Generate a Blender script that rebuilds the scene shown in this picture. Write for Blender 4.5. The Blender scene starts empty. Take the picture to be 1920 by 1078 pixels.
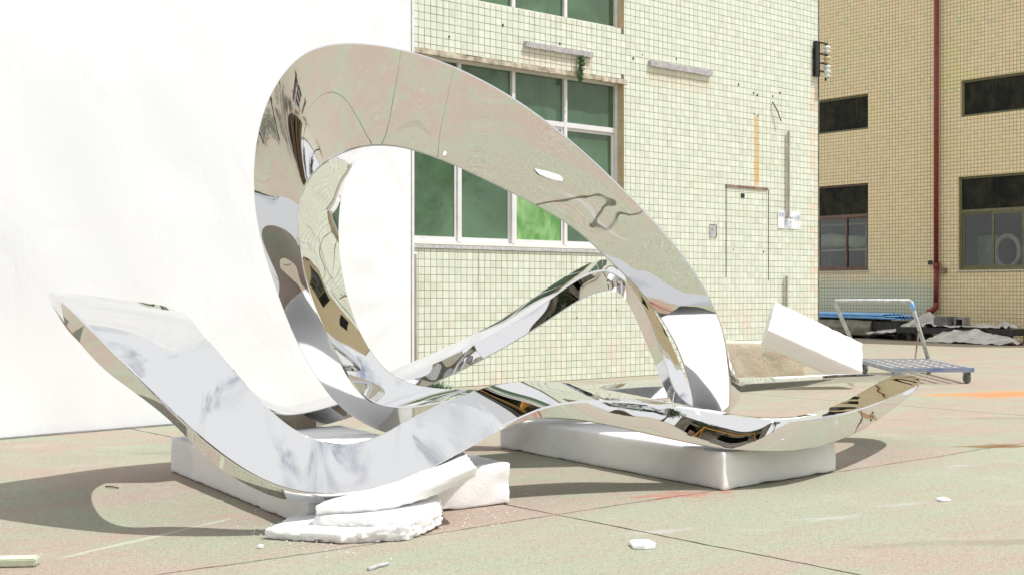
import bpy, bmesh, math, random
from mathutils import Vector, noise, Matrix
R = math.radians
rnd = random.Random(7)
S = bpy.context.scene
C = S.collection

# ------------------------------------------------------------------ camera, sky, sun, exposure
F, CX, CY, HC = 2350.0, 960.0, 550.0, 1.24          # focal length in photo pixels, horizon row, eye height
cam = bpy.data.cameras.new('camera'); camo = bpy.data.objects.new('camera', cam); C.objects.link(camo)
camo.location = (0, 0, HC); camo.rotation_euler = (R(90), 0, 0)
cam.sensor_width = 36; cam.lens = 36 * F / 1920; cam.shift_y = 11 / 1920; cam.clip_end = 3000; cam.clip_start = .05
S.camera = camo
SUN_EL, SUN_AZ = 62.0, 8.0                           # azimuth: degrees from +X towards the camera
sd = Vector((math.cos(R(SUN_AZ)) * math.cos(R(SUN_EL)), -math.sin(R(SUN_AZ)) * math.cos(R(SUN_EL)), math.sin(R(SUN_EL))))
sl = bpy.data.lights.new('sun', 'SUN'); sl.energy = 5.0; sl.angle = R(.5); sl.color = (1, .98, .95)
so = bpy.data.objects.new('sun', sl); C.objects.link(so); so.rotation_euler = sd.to_track_quat('Z', 'Y').to_euler()
so.location = (20, 0, 40)
W_ = bpy.data.worlds.new('World'); S.world = W_; W_.use_nodes = True
S.view_settings.view_transform = 'Standard'; S.view_settings.look = 'None'; S.view_settings.gamma = 1
S.view_settings.exposure = -0.20
try: S.view_settings.use_curve_mapping = False
except Exception: pass
S.cycles.max_bounces = 10; S.cycles.glossy_bounces = 8; S.cycles.transmission_bounces = 6; S.cycles.transparent_max_bounces = 8
S.cycles.caustics_reflective = False; S.cycles.caustics_refractive = False


class NT:
    def __init__(s, tree): s.t = tree; s.n = tree.nodes; s.l = tree.links
    def __call__(s, typ, ins=None, **at):
        nd = s.n.new(typ)
        for k, v in at.items(): setattr(nd, k, v)
        for k, v in (ins or {}).items():
            if isinstance(v, bpy.types.NodeSocket): s.l.new(v, nd.inputs[k])
            else: nd.inputs[k].default_value = v
        return nd
    def math(s, op, a, b=0.0, c=0.0, clamp=False):
        return s('ShaderNodeMath', {0: a, 1: b, 2: c}, operation=op, use_clamp=clamp).outputs[0]
    def mix(s, f, a, b, mode='MIX'):
        nd = s('ShaderNodeMix', data_type='RGBA', blend_type=mode)
        for i, v in ((0, f), (6, a), (7, b)):
            if isinstance(v, bpy.types.NodeSocket): s.l.new(v, nd.inputs[i])
            else: nd.inputs[i].default_value = (v if i == 0 else (*v, 1) if len(v) == 3 else v)
        return nd.outputs[2]
    def ramp(s, x, lo, hi):
        return s('ShaderNodeMapRange', {0: x, 1: lo, 2: hi, 3: 0.0, 4: 1.0}, interpolation_type='SMOOTHSTEP').outputs[0]
    def noise(s, vec, scale, detail=3, rough=.55, dist=0.0):
        return s('ShaderNodeTexNoise', {'Vector': vec, 'Scale': scale, 'Detail': detail, 'Roughness': rough, 'Distortion': dist}).outputs[0]
    def dot(s, vec, d):
        return s('ShaderNodeVectorMath', {0: vec, 1: d}, operation='DOT_PRODUCT').outputs['Value']
    def scale(s, vec, sc):
        return s('ShaderNodeVectorMath', {0: vec, 1: sc}, operation='MULTIPLY').outputs[0]


w = NT(W_.node_tree); w.n.clear()
sky = w('ShaderNodeTexSky', sky_type='NISHITA', sun_disc=False, sun_elevation=R(SUN_EL), sun_rotation=R(90 + SUN_AZ), dust_density=2.0, air_density=1.0, ozone_density=1.0)
tc = w('ShaderNodeTexCoord')
cn = w.noise(w.scale(tc.outputs['Generated'], (1.0, 1.0, 1.7)), 1.5, 6, .58, .3)
cf = w.ramp(cn, .24, .50)
skyc = w.mix(cf, sky.outputs[0], (12.6, 12.7, 12.8))
bg = w('ShaderNodeBackground', {'Color': skyc, 'Strength': .09})
w.l.new(bg.outputs[0], w('ShaderNodeOutputWorld').inputs[0])

# ------------------------------------------------------------------ frames of reference
def P(px, py, Z): return Vector(((px - CX) / F * Z, Z, HC - (py - CY) / F * Z))
def G(px, py, z=0.0): return P(px, py, (HC - z) * F / (py - CY))
A0, D1, N1 = Vector((-.91, 16.46, 0)), Vector((.765, .644, 0)), Vector((.644, -.765, 0))      # sunlit tiled wall
B0, D2, N2 = Vector((9.94, 36.5, 0)), Vector((.644, -.765, 0)), Vector((-.765, -.644, 0))     # shaded tan wall
UP = Vector((0, 0, 1))
def MW(u, z, n=0.0): return A0 + D1 * u + N1 * n + UP * z
def TW(u, z, n=0.0): return B0 + D2 * u + N2 * n + UP * z

# ------------------------------------------------------------------ mesh helpers
class MB:
    def __init__(s): s.v = []; s.f = []; s.sm = False
    def quad(s, *p):
        i = len(s.v); s.v += [Vector(q) for q in p]; s.f.append(tuple(range(i, i + len(p)))); return s
    def hexa(s, c):                                      # 4 bottom corners, 4 top corners
        i = len(s.v); s.v += [Vector(q) for q in c]
        for a in ((3, 2, 1, 0), (4, 5, 6, 7), (0, 1, 5, 4), (1, 2, 6, 5), (2, 3, 7, 6), (3, 0, 4, 7)): s.f.append(tuple(i + k for k in a))
        return s
    def box(s, o, ax, ay, az):                           # corner and three edge vectors
        o = Vector(o); return s.hexa([o, o + ax, o + ax + ay, o + ay, o + az, o + ax + az, o + ax + ay + az, o + ay + az])
    def wbox(s, fn, u0, u1, z0, z1, n0, n1):             # box in a wall's frame
        return s.hexa([fn(u0, z0, n0), fn(u1, z0, n0), fn(u1, z0, n1), fn(u0, z0, n1), fn(u0, z1, n0), fn(u1, z1, n0), fn(u1, z1, n1), fn(u0, z1, n1)])
    def tube(s, pts, r, k=10, cap=True):
        pts = [Vector(p) for p in pts]; base = len(s.v); n = len(pts); x = None
        for i, p in enumerate(pts):
            t = (pts[min(i + 1, n - 1)] - pts[max(i - 1, 0)]).normalized()
            if x is None: x = t.orthogonal().normalized()
            x = (x - t * x.dot(t)).normalized(); y = t.cross(x)
            rr = r[i] if isinstance(r, (list, tuple)) else r
            for j in range(k):
                a = 2 * math.pi * j / k; s.v.append(p + (x * math.cos(a) + y * math.sin(a)) * rr)
        for i in range(n - 1):
            for j in range(k):
                s.f.append((base + i * k + j, base + i * k + (j + 1) % k, base + (i + 1) * k + (j + 1) % k, base + (i + 1) * k + j))
        if cap:
            s.f.append(tuple(base + j for j in reversed(range(k)))); s.f.append(tuple(base + (n - 1) * k + j for j in range(k)))
        return s
    def lathe(s, o, axis, prof, k=16):                   # profile of (distance along axis, radius)
        o = Vector(o); return s.tube([o + Vector(axis) * a for a, _ in prof], [b for _, b in prof], k)
    def build(s, name, mat, parent=None, smooth=False, loc=None, bevel=0):
        root = parent
        while root is not None and root.parent is not None: root = root.parent
        if root is not None: o = root.location.copy()
        elif loc is not None: o = Vector(loc)
        else:
            xs = [q.x for q in s.v]; ys = [q.y for q in s.v]; zs = [q.z for q in s.v]
            o = Vector(((min(xs) + max(xs)) / 2, (min(ys) + max(ys)) / 2, min(zs)))
        me = bpy.data.meshes.new(name); me.from_pydata([q - o for q in s.v], [], s.f)
        if bevel:
            b = bmesh.new(); b.from_mesh(me); bmesh.ops.remove_doubles(b, verts=b.verts, dist=1e-5)
            bmesh.ops.bevel(b, geom=b.edges[:], offset=bevel, segments=2, affect='EDGES', clamp_overlap=True); b.to_mesh(me); b.free()
        me.materials.append(mat); me.update()
        if smooth: me.shade_smooth()
        ob = bpy.data.objects.new(name, me); C.objects.link(ob)
        if parent is None: ob.location = o
        else: ob.parent = parent
        return ob

def crisp(me, ang=38):
    b = bmesh.new(); b.from_mesh(me)
    for f in b.faces: f.smooth = True
    for e in b.edges: e.smooth = not (len(e.link_faces) == 2 and e.calc_face_angle(0) > R(ang))
    b.to_mesh(me); b.free()

def tag(o, label=None, cat=None, group=None, kind=None):
    if label: o['label'] = label
    if cat: o['category'] = cat
    if group: o['group'] = group
    if kind: o['kind'] = kind
    return o
def thing(name, loc, label, cat, group=None):
    o = bpy.data.objects.new(name, None); o.location = loc; o.empty_display_size = .2; C.objects.link(o)
    return tag(o, label, cat, group)

# ------------------------------------------------------------------ materials
def mat(name):
    m = bpy.data.materials.new(name); m.use_nodes = True; t = NT(m.node_tree); t.n.clear()
    b = t('ShaderNodeBsdfPrincipled'); o = t('ShaderNodeOutputMaterial'); t.l.new(b.outputs[0], o.inputs[0])
    t.b = b; t.o = o; t.m = m; t.g = t('ShaderNodeNewGeometry').outputs['Position']
    return t
def setb(t, col=None, rough=None, metal=None, bump=None, bd=.01, bs=.5, spec=None):
    def s(k, v):
        if isinstance(v, bpy.types.NodeSocket): t.l.new(v, t.b.inputs[k])
        elif isinstance(v, (tuple, list)): t.b.inputs[k].default_value = (*v, 1)
        else: t.b.inputs[k].default_value = v
    if col is not None: s('Base Color', col)
    if rough is not None: s('Roughness', rough)
    if metal is not None: s('Metallic', metal)
    if spec is not None: s('Specular IOR Level', spec)
    if bump is not None:
        t.l.new(t('ShaderNodeBump', {'Height': bump, 'Distance': bd, 'Strength': bs}).outputs[0], t.b.inputs['Normal'])
    return t.m
def simple(name, c1, c2, scale=8, rough=.6, metal=0, bd=.003, bs=.4, detail=5):
    t = mat(name); n = t.noise(t.g, scale, detail)
    return setb(t, t.mix(t.ramp(n, .3, .7), c1, c2), rough, metal, t.noise(t.g, scale * 6, 4), bd, bs)

# mirror steel
t = mat('mirror_steel')
nz = t.noise(t.g, 2.0, 0, .4); fine = t.noise(t.g, 6.0, 0, .5)
M_STEEL = setb(t, (.79, .79, .795), t.math('MULTIPLY_ADD', t.ramp(t.noise(t.g, 5, 4), .55, .8), .05, .012), 1.0, t.math('ADD', nz, t.math('MULTIPLY', fine, t.math('MULTIPLY_ADD', t.ramp(t.dot(t.g, (1, 0, 0)), .3, 1.1), .26, .03))), .02, .5)

# concrete ground
t = mat('concrete_ground')
oi = t('ShaderNodeObjectInfo')
uu = t.dot(t.g, tuple(D1)); vv = t.dot(t.g, tuple(D2))
st = t('ShaderNodeCombineXYZ', {0: t.math('MULTIPLY', uu, .35), 1: t.math('MULTIPLY', vv, 2.4), 2: 0.0}).outputs[0]
pat = t.noise(t.scale(t.g, (1, 1.5, 1)), .55, 10, .74, .3)
pat2 = t.noise(st, 1.6, 10, .76)
col = t.mix(t.ramp(t.math('ADD', t.math('MULTIPLY', pat, .6), t.math('MULTIPLY', pat2, .4)), .43, .585), (.388, .290, .236), (.318, .352, .245))
near = t.math('MULTIPLY', t.ramp(vv, -5.3, -5.1), t.ramp(vv, -3.3, -3.9))
col = t.mix(t.math('MULTIPLY', near, t.ramp(pat2, .25, .62)), col, (.330, .356, .250))
sp = t.noise(t.g, 95, 3, .7)
col = t.mix(t.math('MULTIPLY', t.ramp(sp, .50, .70), .80), col, (.14, .12, .085))
col = t.mix(t.math('MULTIPLY', t.ramp(t.noise(t.g, 110, 2), .58, .75), .6), col, (.55, .51, .45))
col = t.mix(t.math('MULTIPLY', t.ramp(t.noise(t.g, 1.7, 5, .7), .52, .75), .35), col, (.48, .45, .39))
col = t.mix(t.math('MULTIPLY', t.ramp(t.noise(t.g, .9, 7, .72, .6), .55, .8), .35), col, (.25, .22, .17))
col = t.mix(t.math('MULTIPLY', t.ramp(t.noise(t.g, 24, 6, .8), .50, .66), .50), col, (.19, .165, .12))
col = t.mix(t.math('MULTIPLY', t.ramp(t.noise(t.g, 7, 6, .75), .56, .76), .45), col, (.43, .30, .25))
col = t.mix(t.math('MULTIPLY', t.ramp(t.noise(t.scale(t.g, (1, 1.3, 1)), 55, 3, .8), .54, .62), .55), col, (.52, .50, .42))
col = t.mix(t.math('MULTIPLY', t.ramp(t.noise(t.scale(t.g, (1.3, 1, 1)), 38, 4, .85), .58, .66), .6), col, (.15, .13, .10))
# brushed grooves
gr = t('ShaderNodeTexWave', {'Vector': t.g, 'Scale': 9.0, 'Distortion': 2.5, 'Detail': 3.0, 'Detail Scale': .8}, wave_type='BANDS', bands_direction='DIAGONAL')
mp = t('ShaderNodeMapping', {'Vector': t.g, 'Rotation': (0, 0, R(-50 - 45))}); t.l.new(mp.outputs[0], gr.inputs['Vector'])
gm = t.math('MULTIPLY', t.math('MULTIPLY', t.ramp(gr.outputs['Fac'], .80, .98), t.ramp(t.noise(t.g, 1.3, 4, .7), .45, .62)), t.ramp(vv, -5.0, -5.4))
col = t.mix(t.math('MULTIPLY', gm, .30), col, (.17, .14, .11))
def blob(x, y, rx, ry, ang, sc, lo, hi):
    m_ = t('ShaderNodeMapping', {'Vector': t.g, 'Location': (-x, -y, 0)}, vector_type='POINT')
    m2 = t('ShaderNodeMapping', {'Vector': m_.outputs[0], 'Rotation': (0, 0, R(-ang))})
    m3 = t.scale(m2.outputs[0], (1 / rx, 1 / ry, 0))
    d = t('ShaderNodeVectorMath', {0: m3}, operation='LENGTH').outputs['Value']
    nn = t.noise(t('ShaderNodeMapping', {'Vector': m2.outputs[0], 'Scale': (.45, 1.6, 1)}).outputs[0], sc, 5, .7)
    return t.ramp(t.math('SUBTRACT', nn, t.math('MULTIPLY', d, .30)), lo, hi)
col = t.mix(t.math('MULTIPLY', blob(1.02, 7.72, .72, .40, 25, 9, .36, .46), .6), col, (.46, .11, .095))
for bx, by, ra, rb, an in ((2.6, 6.3, 1.2, .10, 12), (-2.0, 9.6, 1.5, .18, -8), (5.5, 12.5, 2.0, .2, 6), (1.9, 11.8, 1.3, .16, 2)):
    col = t.mix(t.math('MULTIPLY', blob(bx, by, ra, rb, an, 3, .22, .40), .35), col, (.20, .16, .12))
col = t.mix(t.math('MULTIPLY', blob(6.3, 15.4, 1.5, .7, 10, 2.2, .18, .40), .85), col, (.62, .22, .07))
col = t.mix(t.math('MULTIPLY', blob(3.95, 10.2, .34, .14, 15, 5, .18, .34), .9), col, (.20, .10, .03))
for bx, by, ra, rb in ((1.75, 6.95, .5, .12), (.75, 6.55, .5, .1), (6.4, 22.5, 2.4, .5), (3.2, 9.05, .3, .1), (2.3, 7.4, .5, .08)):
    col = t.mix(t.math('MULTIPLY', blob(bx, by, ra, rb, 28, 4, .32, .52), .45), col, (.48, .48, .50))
col = t.mix(t.math('MULTIPLY', blob(-1.87, 6.33, .55, .022, 62, 6, .12, .30), .6), col, (.50, .54, .42))
M_GROUND = setb(t, col, .85, 0, t.math('ADD', t.noise(t.g, 60, 5, .7), t.math('MULTIPLY', gm, .3)), .009, .7)
M_DIRT = simple('dirt_bed', (.12, .10, .075), (.2, .17, .13), 3, .95)

# glazed tiles on the sunlit building
t = mat('cream_glazed_tile')
rel = t('ShaderNodeVectorMath', {0: t.g, 1: tuple(A0)}, operation='SUBTRACT').outputs[0]
tu = t.dot(rel, tuple(D1)); tz = t.dot(t.g, (0, 0, 1))
cell = t('ShaderNodeCombineXYZ', {0: t.math('FLOOR', t.math('MULTIPLY', tu, 10.0)), 1: t.math('FLOOR', t.math('MULTIPLY_ADD', tz, 10.0, .2)), 2: 0.0}).outputs[0]
wn = t('ShaderNodeTexWhiteNoise', {'Vector': cell}, noise_dimensions='3D').outputs['Value']
col = t.mix(wn, (.69, .735, .605), (.775, .81, .695))
cn_ = t.noise(cell, .17, 3)
pk = t.math('MULTIPLY', t.ramp(cn_, .52, .66), t.math('MULTIPLY', t.ramp(tz, 1.7, .5), .55))
col = t.mix(pk, col, (.82, .66, .56))
def band(u0, u1, z0, z1, soft=.01):
    return t.math('MULTIPLY', t.math('MULTIPLY', t.ramp(tu, u0 - soft, u0 + soft), t.ramp(tu, u1 + soft, u1 - soft)), t.math('MULTIPLY', t.ramp(tz, z0 - .12, z0 + .12), t.ramp(tz, z1 + .05, z1 - .05)))
col = t.mix(t.math('MULTIPLY', band(6.375, 6.49, 3.0, 4.15, .018), t.ramp(t.noise(t.scale(t.g, (6, 6, 1)), 2.5, 4), .2, .6)), col, (.72, .42, .14))
col = t.mix(t.math('MULTIPLY', band(7.88, 8.2, .3, 5.1, .03), t.math('MULTIPLY', t.ramp(t.noise(cell, .6, 2), .42, .62), .7)), col, (.82, .60, .48))
col = t.mix(t.math('MULTIPLY', t.ramp(t.noise(t.scale(t.g, (1, 1, .25)), 7, 6, .7), .62, .8), .30), col, (.34, .32, .22))
col = t.mix(t.math('MULTIPLY', band(3.9, 5.28, 4.42, 4.62), .35), col, (.72, .50, .36))  # reddish shadow under the right-hand batten, painted into the tile colour
col = t.mix(t.math('MULTIPLY', band(1.35, 2.7, 4.42, 4.62), .35), col, (.76, .56, .44))  # the same painted shadow below the batten over the window
str_ = t.noise(t.scale(t.g, (9, 9, .35)), 1.6, 4, .65)
sill_ = t.math('MULTIPLY', t.math('MULTIPLY', t.ramp(tz, .7, 1.8), t.ramp(tz, 1.9, 1.84)), t.ramp(tu, 3.5, 3.3))
spn = t.math('MULTIPLY', t.math('MULTIPLY', t.ramp(tz, 4.4, 5.1), t.ramp(tz, 5.2, 5.14)), t.ramp(tu, 3.5, 3.3))
col = t.mix(t.math('MULTIPLY', t.math('ADD', t.math('ADD', sill_, spn), .25), t.math('MULTIPLY', t.ramp(str_, .52, .72), .45)), col, (.40, .37, .26))
odd = t('ShaderNodeTexWhiteNoise', {'Vector': t.scale(cell, (1.7, 2.3, 1))}, noise_dimensions='3D').outputs['Value']
col = t.mix(t.math('MULTIPLY', t.math('GREATER_THAN', odd, .93), .4), col, (.62, .63, .47))
M_TILE = setb(t, col, .38, 0, t.math('ADD', t.noise(t.g, 3.0, 2), t.math('MULTIPLY', wn, .6)), .004, .25, .35)
M_GROUT = simple('dark_grout', (.10, .10, .075), (.19, .185, .14), 5, .9)
M_LINTEL = simple('crumbling_render', (.30, .25, .18), (.66, .60, .48), 9, .9, 0, .01, .8)
M_REVEAL = simple('rendered_reveal', (.56, .45, .27), (.66, .55, .36), 14, .8)
M_PLASTER = simple('grey_plaster', (.42, .41, .36), (.52, .5, .44), 2, .9)

# tiles on the shaded building (too small in the picture to pick apart)
t = mat('tan_tile_wall')
rel = t('ShaderNodeVectorMath', {0: t.g, 1: tuple(B0)}, operation='SUBTRACT').outputs[0]
tu = t.math('MULTIPLY', t.dot(rel, tuple(D2)), 10.0); tz = t.math('MULTIPLY', t.dot(t.g, (0, 0, 1)), 10.0)
cell = t('ShaderNodeCombineXYZ', {0: t.math('FLOOR', tu), 1: t.math('FLOOR', tz), 2: 0.0}).outputs[0]
wn = t('ShaderNodeTexWhiteNoise', {'Vector': cell}, noise_dimensions='3D').outputs['Value']
fu = t.math('FRACT', tu); fz = t.math('FRACT', tz)
edge = t.math('MINIMUM', t.math('MINIMUM', fu, t.math('SUBTRACT', 1.0, fu)), t.math('MINIMUM', fz, t.math('SUBTRACT', 1.0, fz)))
tilem = t.ramp(edge, .03, .075)
col = t.mix(wn, (.80, .66, .40), (.87, .74, .50))
c2 = t.noise(cell, .045, 4, .6)
col = t.mix(t.math('MULTIPLY', t.ramp(c2, .53, .63), .55), col, (.78, .72, .34))
c3 = t.noise(t('ShaderNodeVectorMath', {0: cell, 1: (31.0, 7.0, 5.0)}).outputs[0], .06, 4, .6)
col = t.mix(t.math('MULTIPLY', t.math('MULTIPLY', t.ramp(c3, .5, .66), t.ramp(tz, 19, 12)), .75), col, (.66, .70, .44))
low = t.math('MULTIPLY', t.ramp(t.math('ADD', tz, t.math('MULTIPLY', c2, 14)), 26, 20), t.ramp(tu, 29, 24))
col = t.mix(t.math('MULTIPLY', low, .85), col, (.58, .62, .48))
gm = t.math('MULTIPLY', t.math('GREATER_THAN', wn, .955), t.ramp(tz, 50, 70))
col = t.mix(t.math('MULTIPLY', gm, .5), col, (.42, .58, .40))
gcol = t.mix(t.ramp(t.noise(t.g, .8, 3), .4, .6), (.20, .15, .075), (.33, .24, .13))
M_TAN = setb(t, t.mix(tilem, gcol, col), .45, 0, tilem, .006, .8, .3)

M_ALU = simple('white_aluminium', (.72, .72, .74), (.80, .80, .81), 6, .35, 0, .001, .2)
M_ALUD = simple('worn_window_track', (.45, .45, .45), (.62, .62, .62), 14, .45)
M_BROWNF = simple('brown_window_frame', (.12, .075, .055), (.18, .115, .085), 9, .5)
M_OLIVEF = simple('olive_window_frame', (.12, .125, .06), (.17, .17, .09), 9, .5)
def glass(name, c1, c2, rough=.03, sc=1.2):
    t = mat(name); n = t.noise(t.scale(t.g, (1, 1, .7)), sc, 5, .6, .5)
    rain = t.noise(t.scale(t.g, (9, 9, .8)), 2.0, 4)
    c = t.mix(t.ramp(n, .35, .68), c1, c2)
    c = t.mix(t.math('MULTIPLY', t.ramp(rain, .55, .85), .06), c, (.40, .43, .38))
    return setb(t, c, t.math('MULTIPLY_ADD', t.ramp(rain, .4, .8), .07, rough), 0, t.noise(t.g, 1.1, 1), .004, .3, .55)
M_GREENG = glass('green_tinted_glass', (.070, .125, .068), (.105, .195, .110))
M_GREENB = glass('bright_green_film', (.10, .28, .06), (.30, .52, .22), .2, 4)
M_DARKG = glass('dark_window_film', (.010, .010, .008), (.034, .034, .022), .22, 2.5); M_DARKG.node_tree.nodes['Principled BSDF'].inputs['Specular IOR Level'].default_value = .12
t = mat('clear_glass')
gl = t('ShaderNodeBsdfGlossy', {'Color': (1, 1, 1, 1), 'Roughness': .02}); tr_ = t('ShaderNodeBsdfTransparent', {'Color': (.80, .84, .80, 1)})
mx = t('ShaderNodeMixShader', {0: t.math('MULTIPLY_ADD', t('ShaderNodeFresnel', {'IOR': 1.45}).outputs[0], .7, .03), 1: tr_.outputs[0], 2: gl.outputs[0]}); t.l.new(mx.outputs[0], t.o.inputs[0])
M_CLEAR = t.m
M_ROOM = simple('dark_interior', (.05, .05, .045), (.09, .085, .075), 1, .9)
M_PALE = simple('pale_fabric', (.55, .55, .5), (.72, .71, .66), 3, .8)
M_GREYM = simple('grey_metal', (.22, .22, .22), (.32, .32, .32), 5, .45, .3)

# white backdrop sheet
t = mat('white_sheet')
fold = t.noise(t.scale(t.g, (1.0, 1.0, .55)), 1.5, 5, .5, 1.2)
M_SHEET = setb(t, t.mix(t.ramp(t.noise(t.g, .6, 4), .3, .7), (.82, .84, .865), (.86, .87, .89)), .75, 0, fold, .04, .30, .2)
# foam
t = mat('white_foam')
vo = t('ShaderNodeTexVoronoi', {'Vector': t.g, 'Scale': 170.0})
big = t.noise(t.g, 7, 6, .65)
dirt = t.math('MULTIPLY', t.ramp(t.noise(t.scale(t.g, (1, 1, 1.4)), 2.4, 6, .7), .56, .78), .35)
fc = t.mix(dirt, (.93, .935, .94), (.74, .73, .66))
fc = t.mix(t.math('MULTIPLY', t.ramp(t.noise(t.g, 60, 4, .75), .52, .74), .30), fc, (.68, .68, .67))
t.b.inputs['Subsurface Weight'].default_value = .7; t.b.inputs['Subsurface Radius'].default_value = (1, 1, 1); t.b.inputs['Subsurface Scale'].default_value = .035
M_FOAM = setb(t, fc, .85, 0, t.math('ADD', t.math('MULTIPLY', vo.outputs['Distance'], .25), t.math('ADD', big, t.math('MULTIPLY', t.noise(t.g, 60, 4, .75), .5))), .009, .55, .25)
# rough cement block
t = mat('rough_cement')
n1_ = t.noise(t.g, 3.0, 6, .65); n2_ = t.noise(t.g, 55, 4, .7)
cc = t.mix(t.ramp(n1_, .35, .65), (.76, .72, .57), (.74, .60, .48)); cc = t.mix(t.math('MULTIPLY', t.ramp(n2_, .52, .7), .6), cc, (.16, .13, .09))
M_CEMENT = setb(t, cc, .9, 0, n2_, .01, .7)
M_RED = simple('oxide_red_paint', (.16, .020, .018), (.23, .035, .03), 7, .5)
M_RUSTY = simple('rusty_steel', (.17, .09, .06), (.33, .24, .19), 9, .7)
M_PIPE = simple('weathered_grey_pipe', (.36, .34, .29), (.50, .43, .37), 5, .6)
M_LEDGE = simple('grey_wooden_batten', (.40, .38, .40), (.56, .54, .55), 16, .8)
M_BLACK = simple('black_steel', (.012, .012, .013), (.035, .034, .033), 6, .5)
M_BLUE = simple('blue_painted_steel', (.12, .20, .42), (.36, .39, .45), 4, .5)
M_CARTFR = simple('scuffed_blue_grey_paint', (.40, .41, .43), (.24, .29, .40), 6, .5)
M_BLUESHEET = simple('blue_sheet_metal', (.20, .50, .90), (.32, .60, .95), 4, .45)
M_CARTGREY = simple('worn_grey_paint', (.42, .42, .43), (.60, .60, .60), 14, .5)
M_RUBBER = simple('dusty_rubber', (.16, .16, .15), (.28, .28, .27), 20, .85)
M_WRAP = simple('dusty_plastic_wrap', (.13, .125, .095), (.27, .26, .20), 4, .4, 0, .02, .6)
M_CLOTH = simple('dusty_plastic_sheet', (.45, .44, .40), (.68, .67, .64), 3, .55, 0, .03, .7)
M_BLOCKG = simple('grey_block', (.13, .13, .13), (.21, .21, .21), 8, .9)
M_PORC = simple('glazed_porcelain', (.68, .74, .69), (.80, .84, .80), 5, .2)
M_LEAF = simple('leaf_green', (.035, .10, .035), (.08, .17, .06), 12, .6)
M_LEAFD = simple('dark_leaf', (.025, .05, .018), (.075, .11, .035), 1.2, .6)
M_BARK = simple('bark', (.10, .075, .05), (.18, .14, .10), 8, .9)
M_WOODP = simple('pale_green_board', (.46, .52, .38), (.60, .62, .48), 8, .8)
M_PAPER = simple('white_paper', (.80, .80, .84), (.86, .86, .87), 10, .7)
M_INKB = simple('faded_blue_ink', (.38, .50, .68), (.52, .64, .76), 20, .8)
M_INKD = simple('dark_ink', (.10, .13, .12), (.2, .22, .2), 20, .8)
M_ORANGE = simple('orange_paint', (.50, .21, .02), (.62, .30, .04), 3, .45)
M_SHED = simple('shed_cladding', (.16, .14, .11), (.30, .27, .22), .6, .7)

# ------------------------------------------------------------------ ground
gnd = MB(); L = 900
gnd.quad((-L, -L, -.05), (L, -L, -.05), (L, L, -.05), (-L, L, -.05))
ground = tag(gnd.build('ground', M_DIRT, loc=(0, 0, -.05)), kind='structure')
us = [4.72 + 7.5 * k for k in range(-7, 10)]; vs = [-5.22 + 8.5 * k for k in range(-7, 7)]
us[0] = -160; us[-1] = 200; vs[0] = -200; vs[-1] = 160
def gx(u, v): return Vector((D1.x * u + D2.x * v, D1.y * u + D2.y * v, 0))
def jag(p, s): return noise.noise(Vector((p.x * 1.1, p.y * 1.1, s))) * .035 + noise.noise(Vector((p.x * 9, p.y * 9, s))) * .012
for i in range(len(us) - 1):
    for j in range(len(vs) - 1):
        u0, u1, v0, v1 = us[i], us[i + 1], vs[j], vs[j + 1]
        nearby = (gx((u0 + u1) / 2, (v0 + v1) / 2) - Vector((1, 9, 0))).length < 12
        step = .06 if nearby else 4.0
        g_ = .007; loop = []
        def edge(ua, va, ub, vb, nu, nv):
            n = max(1, int(math.hypot(ub - ua, vb - va) / step))
            for k in range(n):
                f = k / n; p = gx(ua + (ub - ua) * f, va + (vb - va) * f)
                d = jag(p, 3.1 if nu else 8.7) * min(1, 6 * f, 6 * (1 - f)) if nearby else 0
                e = g_ + (abs(noise.noise(p * 17)) * .010 if nearby else 0)
                loop.append(p + D1 * (d if nu else 0) + D2 * (d if nv else 0) - D1 * nu * e - D2 * nv * e)
        edge(u0, v0, u1, v0, 0, -1); edge(u1, v0, u1, v1, 1, 0); edge(u1, v1, u0, v1, 0, 1); edge(u0, v1, u0, v0, -1, 0)
        m = MB(); n = len(loop); m.v = loop + [p - UP * .05 for p in loop]
        m.f = [tuple(range(n))] + [(k, (k + 1) % n, n + (k + 1) % n, n + k)[::-1] for k in range(n)]
        m.build('concrete_slab', M_GROUND, ground)

# ------------------------------------------------------------------ the sunlit tiled building
WIN = [(-1.55, 3.36, 1.88, 4.37), (-1.55, 3.36, 5.16, 7.3)]
HT, U0, U1 = 8.2, -7.0, 8.15
bld = thing('tiled_building', MW(0, 0), 'cream tiled factory building in full sun with green glass windows', 'building')
def wall_cells(mb, fn, u0, u1, z0, z1, wins, n=0.0):
    ue = sorted({u0, u1, *[a for q in wins for a in q[:2]]}); ze = sorted({z0, z1, *[a for q in wins for a in q[2:]]})
    for a, b in zip(ue, ue[1:]):
        for c, d in zip(ze, ze[1:]):
            if any(q[0] - 1e-6 <= a and b <= q[1] + 1e-6 and q[2] - 1e-6 <= c and d <= q[3] + 1e-6 for q in wins): continue
            mb.quad(fn(a, c, n), fn(b, c, n), fn(b, d, n), fn(a, d, n))
m = MB(); wall_cells(m, MW, U0, U1, 0, HT, WIN); wall = m.build('wall', M_GROUT, bld)
m = MB()
for a, b, c, d in WIN:
    m.wbox(MW, b, b + .002, c, d, -.24, -.003); m.wbox(MW, a - .002, a, c, d, -.24, -.003); m.wbox(MW, a, b, d, d + .002, -.24, -.003); m.wbox(MW, a, b, c - .002, c, -.24, -.003)
m.build('reveal', M_REVEAL, bld)
m = MB(); m.wbox(MW, U0, U1, HT, HT + .12, -9, .05); m.build('roof', M_PLASTER, bld)
m = MB(); m.wbox(MW, U1 - .02, U1, 0, HT, -9, -.001); m.build('side_wall', M_PLASTER, bld)
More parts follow.
